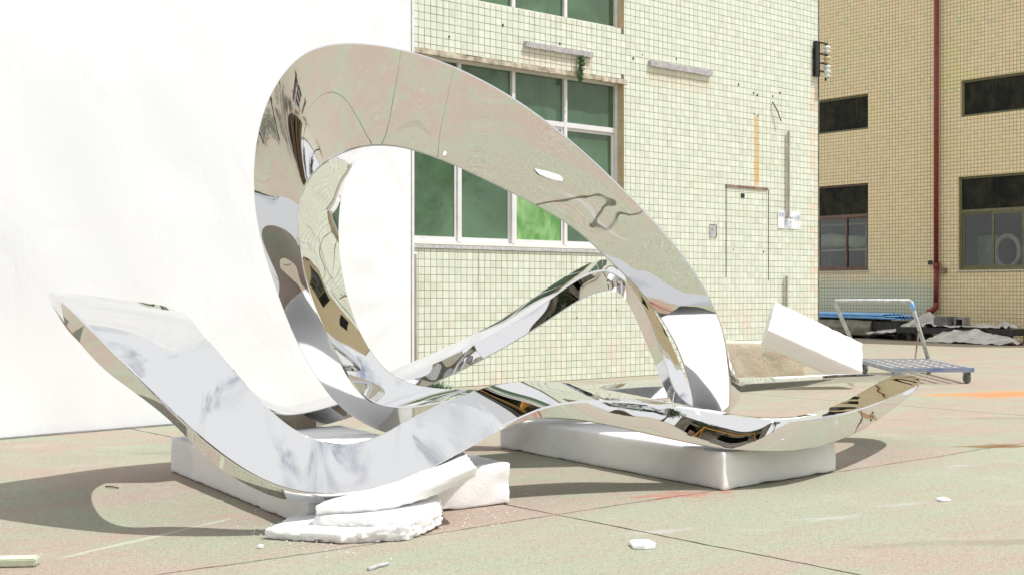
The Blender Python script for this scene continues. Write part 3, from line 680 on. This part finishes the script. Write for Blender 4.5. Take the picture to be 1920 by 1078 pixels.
# board end in the near left corner
bo = thing('board', G(20, 1100), 'pale green board end lying in the near left corner', 'board')
m = MB(); a = G(-120, 1070); ex = Vector((1, .12, 0)).normalized(); ey = Vector((-ex.y, ex.x, 0)); a = P(-140, 1000, 5.72).xy.to_3d()
m.box(a + UP * .002, ex * .508, ey * -.1, UP * .036); m.build('plank', M_WOODP, bo, bevel=.006)

# ------------------------------------------------------------------ the mirror-steel sculpture: one closed three-edged ribbon
ST = [  # (x, y in the photo, distance) of the three edges at each station
 ((1727,711,10.380),(1672,703,10.340),(1725,719,10.360)),
 ((1704,728,9.850),(1655,712,9.950),(1704,745,9.790)),
 ((1655,750,9.150),(1607,738,9.370),(1645,789,9.085)),
 ((1598,770,8.520),(1553,764,8.740),(1570,828,8.460)),
 ((1530,783,8.080),(1496,779,8.360),(1492,846,8.030)),
 ((1452,788,7.930),(1430,782,8.210),(1420,847,7.894)),
 ((1370,779,7.930),(1352,771,8.210),(1340,840,7.894)),
 ((1286,766,7.900),(1268,755,8.180),(1256,824,7.855)),
 ((1200,754,7.800),(1180,738,8.220),(1168,804,7.750)),
 ((1110,750,7.680),(1090,721,8.100),(1085,788,7.645)),
 ((1030,760,7.520),(1010,712,7.940),(1008,785,7.500)),
 ((960,789,7.320),(930,719,7.740),(950,801,7.300)),
 ((892,824,7.170),(858,742,7.470),(890,835,7.080)),
 ((822,864,6.970),(790,772,7.270),(826,869,6.900)),
 ((752,901,6.770),(725,808,7.010),(757,907,6.830)),
 ((682,920,6.600),(665,829,6.750),(682,931,6.660)),
 ((614,928,6.480),(606,826,6.580),(610,944,6.540)),
 ((545,920,6.420),(552,803,6.550),(535,939,6.480)),
 ((472,889,6.380),(500,760,6.600),(456,909,6.440)),
 ((402,840,6.380),(452,707,6.620),(384,858,6.440)),
 ((340,789,6.420),(410,657,6.580),(322,792,6.500)),
 ((280,730,6.520),(380,624,6.760),(262,744,6.640)),
 ((216,664,6.680),(362,600,7.100),(190,691,6.840)),
 ((152,598,6.900),(350,588,7.460),(131,622,7.060)),
 ((104,555,7.200),(346,585,7.820),(97,571,7.300)),
 ((91,546,7.560),(354,598,8.120),(92,563,7.620)),
 ((150,551,8.000),(376,634,8.320),(140,640,8.100)),
 ((250,564,8.400),(412,678,8.520),(240,700,8.500)),
 ((330,578,8.760),(455,724,8.720),(320,748,8.820)),
 ((402,657,9.120),(494,766,8.900),(400,778,9.080)),
 ((464,730,9.360),(536,778,9.080),(474,802,9.260)),
 ((532,762,9.560),(584,771,9.260),(550,808,9.420)),
 ((600,746,9.720),(642,754,9.420),(626,793,9.450)),
 ((672,721,9.870),(702,730,9.570),(706,764,9.520)),
 ((748,688,9.980),(768,700,9.680),(806,722,9.590)),
 ((840,649,10.050),(852,662,9.750),(880,688,9.680)),
 ((928,605,10.100),(938,619,9.800),(958,646,9.780)),
 ((1008,552,10.120),(1014,572,9.820),(1038,596,9.805)),
 ((1074,509,10.120),(1074,528,9.820),(1094,560,9.810)),
 ((1134,484,10.050),(1126,505,9.760),(1133,547,9.760)),
 ((1172,502,10.000),(1162,519,9.700),(1160,550,9.780)),
 ((1207,548,9.960),(1192,550,9.660),(1179,573,9.870)),
 ((1242,608,9.950),(1222,611,9.640),(1203,624,9.860)),
 ((1272,672,9.960),(1247,674,9.660),(1230,690,9.870)),
 ((1298,735,9.980),(1267,738,9.720),(1254,747,9.880)),
 ((1352,788,9.860),(1318,768,9.820),(1290,790,9.760)),
 ((1369,766,9.600),(1388,760,9.980),(1299,757,9.580)),
 ((1368,690,9.280),(1380,690,9.850),(1283,690,9.300)),
 ((1352,600,9.020),(1342,612,9.700),(1256,626,9.080)),
 ((1302,507,8.900),(1285,530,9.580),(1205,553,8.970)),
 ((1240,428,8.800),(1215,460,9.520),(1143,492,8.890)),
 ((1160,345,8.700),(1130,390,9.460),(1073,427,8.810)),
 ((1070,262,8.570),(1040,310,9.410),(985,377,8.720)),
 ((970,187,8.450),(940,240,9.360),(893,331,8.630)),
 ((860,127,8.360),(840,225,9.280),(808,294,8.530)),
 ((752,91,8.140),(752,270,9.220),(737,275,8.380)),
 ((650,79,8.040),(694,287,9.250),(672,277,8.300)),
 ((570,97,7.970),(660,312,9.270),(612,305,8.200)),
 ((514,160,8.000),(643,358,9.280),(575,342,8.080)),
 ((484,240,8.080),(635,420,9.280),(559,400,8.120)),
 ((474,330,8.120),(640,500,9.260),(564,475,8.250)),
 ((483,430,8.260),(655,568,9.240),(580,548,8.440)),
 ((512,530,8.500),(677,625,9.220),(607,615,8.600)),
 ((548,625,8.720),(703,668,9.200),(635,672,8.760)),
 ((595,712,8.860),(737,703,9.200),(664,722,8.860)),
 ((652,777,8.950),(785,722,9.240),(697,753,8.900)),
 ((735,816,9.000),(850,729,9.340),(762,763,8.920)),
 ((830,816,9.000),(920,729,9.480),(840,749,8.950)),
 ((920,800,9.180),(990,728,9.660),(930,741,9.120)),
 ((1010,785,9.400),(1060,724,9.860),(1020,737,9.340)),
 ((1110,765,9.700),(1130,719,10.120),(1115,731,9.620)),
 ((1220,750,10.020),(1230,710,10.400),(1220,723,9.950)),
 ((1330,741,10.240),(1340,708,10.600),(1330,721,10.150)),
 ((1430,733,10.340),(1450,706,10.700),(1430,717,10.240)),
 ((1530,722,10.420),(1550,702,10.780),(1530,711,10.310)),
 ((1620,716,10.500),(1640,699,10.800),(1612,706,10.380)),
 ((1690,717,10.520),(1700,701,10.700),(1658,703,10.400)),
]
NS, SEG = len(ST), 12
ctrl = [P(*s[0]) for s in ST] + [P(*s[2]) for s in ST] + [P(*s[1]) for s in ST]   # the three edges are one edge that goes round three times
NC = len(ctrl); track = []
for i in range(NC):
    p0, p1, p2, p3 = (ctrl[(i + k) % NC] for k in (-1, 0, 1, 2))
    t0 = 0; t1 = t0 + max(1e-3, (p1 - p0).length) ** .5; t2 = t1 + max(1e-3, (p2 - p1).length) ** .5; t3 = t2 + max(1e-3, (p3 - p2).length) ** .5
    for k in range(SEG):
        tt = t1 + (t2 - t1) * k / SEG
        a1 = p0 * ((t1 - tt) / (t1 - t0)) + p1 * ((tt - t0) / (t1 - t0)); a2 = p1 * ((t2 - tt) / (t2 - t1)) + p2 * ((tt - t1) / (t2 - t1)); a3 = p2 * ((t3 - tt) / (t3 - t2)) + p3 * ((tt - t2) / (t3 - t2))
        b1 = a1 * ((t2 - tt) / (t2 - t0)) + a2 * ((tt - t0) / (t2 - t0)); b2 = a2 * ((t3 - tt) / (t3 - t1)) + a3 * ((tt - t1) / (t3 - t1))
        track.append(b1 * ((t2 - tt) / (t2 - t1)) + b2 * ((tt - t1) / (t2 - t1)))
def smooth_track(tr, sig):
    r = int(sig * 3); ker = [math.exp(-.5 * (k / sig) ** 2) for k in range(-r, r + 1)]; sm = sum(ker); n = len(tr)
    return [sum((tr[(i + k - r) % n] * ker[k] for k in range(2 * r + 1)), Vector()) / sm for i in range(n)]
track = smooth_track(track, 3.5)
NR = NS * SEG
mb = MB(); NSIDE = 12; rings = []
def side_pts(a, b, out, fil, bul):
    d = (b - a).length; w_ = d * bul; pts = []
    for f in [0.0, .5] + [k + .0 for k in range(1, NSIDE)] + [NSIDE - .5, NSIDE + .0]:
        x = f / NSIDE; e = fil / d
        x = e + (1 - 2 * e) * (x if 0 < f < NSIDE else (0 if f == 0 else 1))
        pts.append(a.lerp(b, x) + out * (w_ * 4 * x * (1 - x)))
    return pts
for i in range(NR):
    p, s_, q = track[i], track[NR + i], track[2 * NR + i]
    cen = (p + q + s_) / 3; ring = []
    for si, (a, b) in enumerate(((p, q), (q, s_), (s_, p))):
        d = b - a; md = (a + b) / 2 - cen; out = md - d * (md.dot(d) / max(1e-9, d.length_squared)); out = out.normalized() if out.length > 1e-6 else Vector()
        fil = min(.012, .25 * min((p - q).length, (q - s_).length, (s_ - p).length))
        sp = side_pts(a, b, out, fil, .010 + (.022 * max(0, min(1, (132 - i) / 24)) if si == 2 else -.026 * max(0, min(1, (i - 140) / 24, (290 - i) / 24)) if si == 0 else 0))
        ring += sp; ring.append((b + (b - cen).normalized() * -fil * .45))
    rings.append(ring)
K = len(rings[0]); third = K // 3
for r in rings: mb.v += r
for i in range(NR):
    for k in range(K):
        j = (i + 1) % NR; sh = 0
        # closing seam: edges p, q, s carry on as s, p, q
        if i == NR - 1: sh = -third
        a = i * K + k; b_ = i * K + (k + 1) % K; c_ = j * K + (k + 1 + sh) % K; d_ = j * K + (k + sh) % K
        mb.f.append((a, b_, c_, d_))
sc = mb.build('steel_sculpture', M_STEEL, None, smooth=True, loc=(-.4, 8.3, .15))
bm = bmesh.new(); bm.from_mesh(sc.data); bmesh.ops.recalc_face_normals(bm, faces=bm.faces[:]); bm.to_mesh(sc.data); bm.free(); sc.data.shade_smooth()
sh_ = sc.data.attributes.get('sharp_edge') or sc.data.attributes.new('sharp_edge', 'BOOLEAN', 'EDGE')
for e in sc.data.edges:
    a, b = e.vertices
    if a % K % 16 == b % K % 16 and a % K % 16 in (0, 14): sh_.data[e.index].value = True
tag(sc, 'large mirror polished steel ribbon sculpture with one tall arch resting on foam', 'sculpture')

# ------------------------------------------------------------------ trolley
def ZP(px, py, z): return P(px, py, (HC - z) * F / (py - CY))
f1, f2, r2 = ZP(1672, 690, .215), ZP(1827, 690, .215), ZP(1742, 672.5, .215); r1 = f1 + (r2 - f2)
ct = thing('platform_trolley', Vector(((f1.x + r2.x) / 2, (f1.y + r2.y) / 2, 0)), 'blue and grey platform trolley with a tall tube handle on the yard', 'trolley')
ex = (f2 - f1).normalized(); ey = (r2 - f2).normalized(); wd, ln = (f2 - f1).length, (r2 - f2).length
def CT(x, y, z): return f1 + ex * x + ey * y + UP * (z - .215)
m = MB()
m.hexa([CT(0, 0, .16), CT(wd, 0, .16), CT(wd, .05, .16), CT(0, .05, .16), CT(0, 0, .22), CT(wd, 0, .22), CT(wd, .05, .22), CT(0, .05, .22)])
m.build('front_rail', M_BLUE, ct)
m = MB()
m.hexa([CT(0, ln - .05, .16), CT(wd, ln - .05, .16), CT(wd, ln, .16), CT(0, ln, .16), CT(0, ln - .05, .22), CT(wd, ln - .05, .22), CT(wd, ln, .22), CT(0, ln, .22)])
for x in (0, wd - .05): m.hexa([CT(x, .052, .16), CT(x + .05, .052, .16), CT(x + .05, ln - .052, .16), CT(x, ln - .052, .16), CT(x, .052, .218), CT(x + .05, .052, .218), CT(x + .05, ln - .052, .218), CT(x, ln - .052, .218)])
m.build('deck_frame', M_CARTFR, ct)
for k in range(5):
    x = .2 + (wd - .4) * k / 4; m = MB(); m.hexa([CT(x - .014, .052, .185), CT(x + .014, .052, .185), CT(x + .014, ln - .052, .185), CT(x - .014, ln - .052, .185), CT(x - .02, .052, .214), CT(x + .02, .052, .214), CT(x + .02, ln - .052, .214), CT(x - .02, ln - .052, .214)]); m.build('deck_bar', M_CARTGREY, ct)
for k in range(7):
    y = .3 + (ln - .6) * k / 6; m = MB(); m.hexa([CT(.052, y - .02, .19), CT(wd - .052, y - .02, .19), CT(wd - .052, y + .02, .19), CT(.052, y + .02, .19), CT(.052, y - .02, .223), CT(wd - .052, y - .02, .223), CT(wd - .052, y + .02, .223), CT(.052, y + .02, .223)]); m.build('cross_bar', M_CARTGREY, ct)
hr, hl = P(1708, 564, 19.5), P(1564, 564, 19.5); ft_r = CT(wd - .03, ln - .06, .22); ft_l = CT(.03, ln - .06, .22)
m = MB(); m.tube([ft_r, ft_r.lerp(hr, .5), hr.lerp(ft_r, .03), hr.lerp(hl, .02), hr.lerp(hl, .5), hl.lerp(hr, .02), hl.lerp(ft_l, .03), ft_l.lerp(hl, .5), ft_l], .031, 10); m.build('handle', M_CARTGREY, ct, smooth=True)
m = MB(); m.tube([hr.lerp(ft_r, .02), hr.lerp(ft_r, .16)], .0335, 10); m.build('blue_sleeve', M_BLUESHEET, ct, smooth=True)
m = MB(); m.tube([ft_r.lerp(hr, .52), P(1716, 673, 19.4)], .012, 6); m.build('brace_rod', M_RUSTY, ct)
for x, y in ((.07, .12), (wd - .07, .12), (.07, ln - .25), (wd - .07, ln - .25)):
    m = MB()
    for s_ in (-.045, .035): m.hexa([CT(x + s_, y - .03, .07), CT(x + s_ + .01, y - .03, .07), CT(x + s_ + .01, y + .03, .07), CT(x + s_, y + .03, .07), CT(x + s_, y - .035, .16), CT(x + s_ + .01, y - .035, .16), CT(x + s_ + .01, y + .035, .16), CT(x + s_, y + .035, .16)])
    cs = m.build('castor', M_GREYM, ct)
    m = MB(); ax = (ex + ey * .25).normalized(); m.lathe(CT(x, y, .078) - ax * .028, ax, [(0, .03), (.001, .062), (.010, .076), (.046, .076), (.055, .062), (.056, .03)], 18); m.build('wheel', M_RUBBER, cs, smooth=True)

# ------------------------------------------------------------------ materials stacked along the tan wall
def TS(u, n, z): return TW(u, z, n)
bu = thing('wrapped_bundle', TW(.4, 0, 1.0), 'long dusty bundle wrapped in plastic under the blue sheet', 'bundle')
m = MB(); rr = random.Random(12); nu_ = 40
prof = [(.35, .06), (.30, .30), (.36, .50), (.6, .56), (1.1, .55), (1.38, .50), (1.42, .30), (1.40, .10), (1.2, .05)]
for i in range(nu_ + 1):
    u = -2.6 + 4.1 * i / nu_
    for k, (n_, z_) in enumerate(prof):
        q = TW(u, z_, n_); d = noise.noise(q * 2.3) * .05 + noise.noise(q * 7) * .025
        m.v.append(q + N2 * d * (1 if 3 < k < 8 else .3) + UP * d * .5)
for i in range(nu_):
    for k in range(len(prof) - 1): a = i * len(prof) + k; m.f.append((a, a + 1, a + len(prof) + 1, a + len(prof)))
for e_ in (0, nu_): m.f.append(tuple(e_ * len(prof) + k for k in range(len(prof))))
m.build('wrap', M_WRAP, bu)
m = MB(); m.wbox(TW, 1.2, 2.35, .12, .48, .5, 1.3); m.build('dark_core', M_BLACK, bu)
m = MB()
for u in (-2.2, -1.0, .2, 1.3, 2.2): m.wbox(TW, u, u + .12, .0, .11, .4, 1.3)
m.build('bearer', M_BLACK, bu)
m = MB(); m.wbox(TW, -2.6, 2.3, .0, .05, .35, .45); m.build('rear_runner', M_BLACK, bu)
# corrugated blue sheets
bs_ = thing('blue_sheets', TW(0, .6, .9), 'blue corrugated metal sheets lying on the wrapped bundle', 'sheet metal')
for layer, (ua, ub, zb, n0_, n1_2) in enumerate(((-2.8, 2.45, .56, .3, 1.40), (-2.8, 2.3, .585, .3, 1.43), (-2.8, 1.95, .61, .35, 1.42), (-2.8, 2.4, .635, .35, 1.40), (-2.8, 1.9, .66, .35, 1.44), (-2.8, 2.0, .685, .35, 1.43))):
    m = MB(); K2 = 60
    for i in range(K2 + 1):
        n_ = n0_ + (n1_2 - n0_) * i / K2; zz = zb + (.018 if (i // 5) % 2 else 0)
        for u in (ua, ub): m.v.append(TW(u, zz + .05 * (ub - u) / 5 - .02, n_))
    n = len(m.v); m.v += [q + UP * .006 for q in m.v]
    for i in range(K2):
        a = 2 * i; m.f.append((a, a + 1, a + 3, a + 2)); m.f.append((n + a + 2, n + a + 3, n + a + 1, n + a)); m.f.append((a, a + 2, n + a + 2, n + a)); m.f.append((a + 1, n + a + 1, n + a + 3, a + 3))
    m.f.append((0, n, n + 1, 1)); m.f.append((2 * K2, 2 * K2 + 1, n + 2 * K2 + 1, n + 2 * K2)); m.build('sheet', M_BLUESHEET, bs_)
# black steel platform
bp = thing('steel_platform', TW(4.3, 0, 1.4), 'low black steel platform covered with crumpled plastic by the tan wall', 'platform')
m = MB(); m.wbox(TW, 2.7, 6.0, .20, .36, .75, 2.0); m.build('deck', M_BLACK, bp, bevel=.012)
for u, n_ in ((2.95, 1.75), (4.0, 1.8), (5.7, 1.75), (2.95, .85), (5.7, .85)):
    m = MB(); m.wbox(TW, u, u + .14, 0, .2, n_, n_ + .14); m.build('leg', M_BLACK, bp)
def crumple(name, outline, h, amp, lab, seed, mt=None, res=26, cat='plastic sheet', z0=0.0):
    # a thin crumpled sheet spread inside a quadrilateral given as wall coordinates (u, n)
    m = MB(); (a, b, c_, d_) = outline
    for i in range(res + 1):
        for j in range(res + 1):
            x, y = i / res, j / res
            u = (a[0] * (1 - x) + b[0] * x) * (1 - y) + (d_[0] * (1 - x) + c_[0] * x) * y; n_ = (a[1] * (1 - x) + b[1] * x) * (1 - y) + (d_[1] * (1 - x) + c_[1] * x) * y
            q = Vector((u * 2.6, n_ * 2.6, seed)); f = abs(noise.noise(q)) * amp * 1.2 + abs(noise.noise(q * 2.7)) * amp * .55 + noise.noise(q * 6) * amp * .15
            hh = h(x, y) if callable(h) else h
            u += noise.noise(q * 1.3 + Vector((5, 5, 5))) * .12; n_ += noise.noise(q * 1.3 + Vector((9, 2, 5))) * .12
            m.v.append(TW(u, max(z0 + .004, hh + f), n_))
    for i in range(res):
        for j in range(res): k = i * (res + 1) + j; m.f.append((k, k + res + 1, k + res + 2, k + 1))
    n = len(m.v); m.v += [q - UP * .003 for q in m.v]; m.f += [tuple(n + k for k in reversed(f)) for f in m.f]
    return tag(m.build(name, mt or M_CLOTH, None), lab, cat)
crumple('plastic_sheet', ((3.1, .9), (5.55, .95), (5.6, 2.0), (3.1, 1.95)), .362, .14, 'pale crumpled plastic sheet spread on top of the black platform', 3, z0=.36)
crumple('plastic_sheet', ((4.0, 2.02), (6.4, 2.05), (6.5, 2.9), (4.0, 2.75)), lambda x, y: .30 * (1 - y) * math.sin(math.pi * min(1, .25 + x * .8)), .10, 'grey crumpled plastic sheet on the ground before the black platform', 8)
crumple('plastic_sheet', ((2.1, .55), (3.4, .8), (3.3, 1.75), (1.75, 2.05)), lambda x, y: .12 + .62 * max(0, 1 - abs(x - .62) * 1.7) * (1 - .85 * y), .10, 'peaked plastic sheet draped between the bundle and the platform', 15)
m = MB(); m.wbox(TW, 3.62, 4.05, .37, .64, 1.2, 1.7); tag(m.build('grey_block', M_BLOCKG, None, bevel=.02), 'larger dark grey block sitting on the black platform', 'block')
hb = thing('hollow_block', TW(4.3, .37, 1.5), 'small hollow square section standing right of the larger grey block', 'block')
m = MB(); frame(m, 4.15, 4.42, .37, .62, .04, 1.3, 1.6); m.build('shell', M_GREYM, hb)
m = MB(); m.wbox(TW, 4.19, 4.38, .41, .58, 1.3, 1.32); m.build('end_plate', M_BLOCKG, hb)
# weeds at the foot of the sunlit wall
for k, (px_, py_) in enumerate(((818, 727), (806, 728))):
    m = MB(); rr = random.Random(40 + k); b0 = MW(-.12 + .3 * -k * .4, 0, .08)
    for i in range(60):
        a = rr.uniform(0, 6.28); h = rr.uniform(.04, .13); q = b0 + Vector((rr.gauss(0, .07), rr.gauss(0, .04), 0)); tip = q + Vector((math.cos(a) * .05, math.sin(a) * .05, h)); s_ = Vector((-math.sin(a), math.cos(a), 0)) * .008
        m.quad(q - s_, q + s_, tip)
    tag(m.build('weed', M_LEAF, None), ('tuft of green weed at the foot of the tiled wall', 'smaller weed tuft beside the backdrop at the wall foot')[k], 'weed')

# ------------------------------------------------------------------ invented yard behind the camera, added for its reflections in the steel
def tree(x, y, h, seed, lab):  # unseen trees, added as dark green for the mirror surfaces to reflect
    rr = random.Random(seed); t_ = thing('tree', (x, y, 0), lab, 'tree', 'trees added around the yard for reflections')
    m = MB(); m.tube([Vector((x, y, 0)), Vector((x + .1, y, h * .3)), Vector((x - .1, y + .1, h * .62))], [.22, .17, .08], 8)
    for k in range(5):
        a = rr.uniform(0, 6.28); m.tube([Vector((x, y, h * .35)), Vector((x + math.cos(a) * h * .2, y + math.sin(a) * h * .2, h * .62))], [.09, .03], 6)
    m.build('trunk', M_BARK, t_)
    m = MB()
    cl = [(Vector((x + rr.gauss(0, h * .17), y + rr.gauss(0, h * .17), h * rr.uniform(.42, .92))), h * rr.uniform(.09, .17)) for k in range(22)]
    for k in range(2600):
        c_, r_ = rr.choice(cl); d = Vector((rr.gauss(0, 1), rr.gauss(0, 1), rr.gauss(0, .8))); p = c_ + d.normalized() * r_ * rr.random() ** .4
        s_ = rr.uniform(.08, .17); xx = Vector((rr.gauss(0, 1), rr.gauss(0, 1), rr.gauss(0, 1))).normalized() * s_; yy = xx.orthogonal().normalized() * s_ * .6
        m.quad(p - xx, p - yy, p + xx, p + yy)
    m.build('crown', M_LEAFD, t_)
for k, (x, y, h, lab) in enumerate(((17, -9, 7, 'round tree added for reflections at the right end of the yard behind the photographer'), (22, 1, 8, 'tall tree added for reflections right of the yard'), (26, 9, 9, 'tallest tree added for reflections far right of the yard'), (-13, -8, 9, 'tall tree added for reflections at the far left behind the photographer'), (-9, -2, 8, 'broad tree added for reflections left of the photographer'), (-15, 1, 9, 'tallest tree added for reflections at the left end of the yard'), (-6.5, -8, 8, 'tree added for reflections between the workshop and the yard at left'), (-2, -13, 6, 'tree added for reflections before the workshop near its second door'), (3, -13.5, 5, 'smaller tree added for reflections before the workshop near its third door'), (10, -13, 6.5, 'bushy tree added for reflections before the right part of the workshop'))):
    tree(x, y, h, 60 + k, lab)
ws = thing('workshop', (0, -19, 0), 'long grey workshop with dark open doors, added behind the photographer for reflections', 'building')  # made-up workshop out of view, there for the steel to reflect
def WS(u, z, n=0.0): return Vector((u, -17 + n, z))
DO = [(-11, -6.5, 0, 4), (-3.5, 1.0, 0, 4), (4, 8.5, 0, 4), (11, 15.5, 0, 4), (-11, 15.5, 4.9, 5.8)]
m = MB(); wall_cells(m, WS, -16, 20, 0, 6.8, DO); m.build('wall', M_SHED, ws)
m = MB(); m.hexa([Vector((-16.5, -27, 6.8)), Vector((20.5, -27, 6.8)), Vector((20.5, -16.6, 6.8)), Vector((-16.5, -16.6, 6.8)), Vector((-16.5, -27, 7.0)), Vector((20.5, -27, 7.0)), Vector((20.5, -16.6, 7.0)), Vector((-16.5, -16.6, 7.0))]); m.build('roof', M_SHED, ws)
m = MB(); m.quad(WS(-16, 0, -9), WS(20, 0, -9), WS(20, 6.8, -9), WS(-16, 6.8, -9)); m.quad(WS(-16, 0, -9), WS(-16, 0, -.01), WS(-16, 6.8, -.01), WS(-16, 6.8, -9)); m.quad(WS(20, 0, -9), WS(20, 0, -.01), WS(20, 6.8, -.01), WS(20, 6.8, -9)); m.build('interior', M_ROOM, ws)
m = MB(); m.wbox(WS, -10.99, 15.49, 4.91, 5.79, -.1, -.08); m.build('window_band', M_DARKG, ws)
for k, (x, y, mt_, lab) in enumerate(((1.2, -3.4, M_RED, 'red oil drum added behind the photographer for reflections'), (1.9, -3.7, M_BLUE, 'blue oil drum added behind the photographer for reflections'), (6.2, -2.5, M_RUSTY, 'rusty oil drum added alone at the right behind the photographer for reflections'))):  # drums added out of view to make the reflections busier
    m = MB(); m.lathe((x, y, 0), UP, [(0, .27), (.01, .29), (.28, .29), (.29, .30), (.31, .29), (.58, .29), (.59, .30), (.61, .29), (.87, .29), (.88, .28)], 20)
    tag(m.build('added_oil_drum', mt_, None, smooth=True), lab, 'drum')
pt = thing('added_timber_stack', (3.8, -4.2, 0), 'stack of brown planks added behind the photographer for reflections', 'timber')  # planks added out of view, another thing for the steel to mirror
for k in range(6):
    for q in range(4):
        m = MB(); m.box((2.8 + .03 * (k % 2), -4.6 + .24 * q, .14 * k), Vector((2.0, 0, 0)), Vector((0, .22, 0)), Vector((0, 0, .13))); m.build('plank', M_BARK if (k + q) % 2 else M_LEDGE, pt)
gt = thing('added_gantry_hoist', (5, -8, 0), 'orange gantry hoist added behind the photographer for reflections', 'hoist')  # invented hoist out of view, adds orange to the reflections
m = MB(); m.box((2.5, -8.1, 3.3), Vector((5.5, 0, 0)), Vector((0, .2, 0)), Vector((0, 0, .3))); m.build('beam', M_ORANGE, gt)
for x in (2.7, 7.8):
    m = MB(); m.tube([(x, -8.9, .1), (x, -8, 3.29)], .09, 8); m.tube([(x, -7.1, .1), (x, -8, 3.29)], .09, 8); m.tube([(x, -8.9, .2), (x, -7.1, .2)], .08, 8); m.build('leg', M_ORANGE, gt)
m = MB(); m.box((5, -8.2, 2.7), Vector((.5, 0, 0)), Vector((0, .4, 0)), Vector((0, 0, .5))); m.build('hoist_motor', M_BLACK, gt)
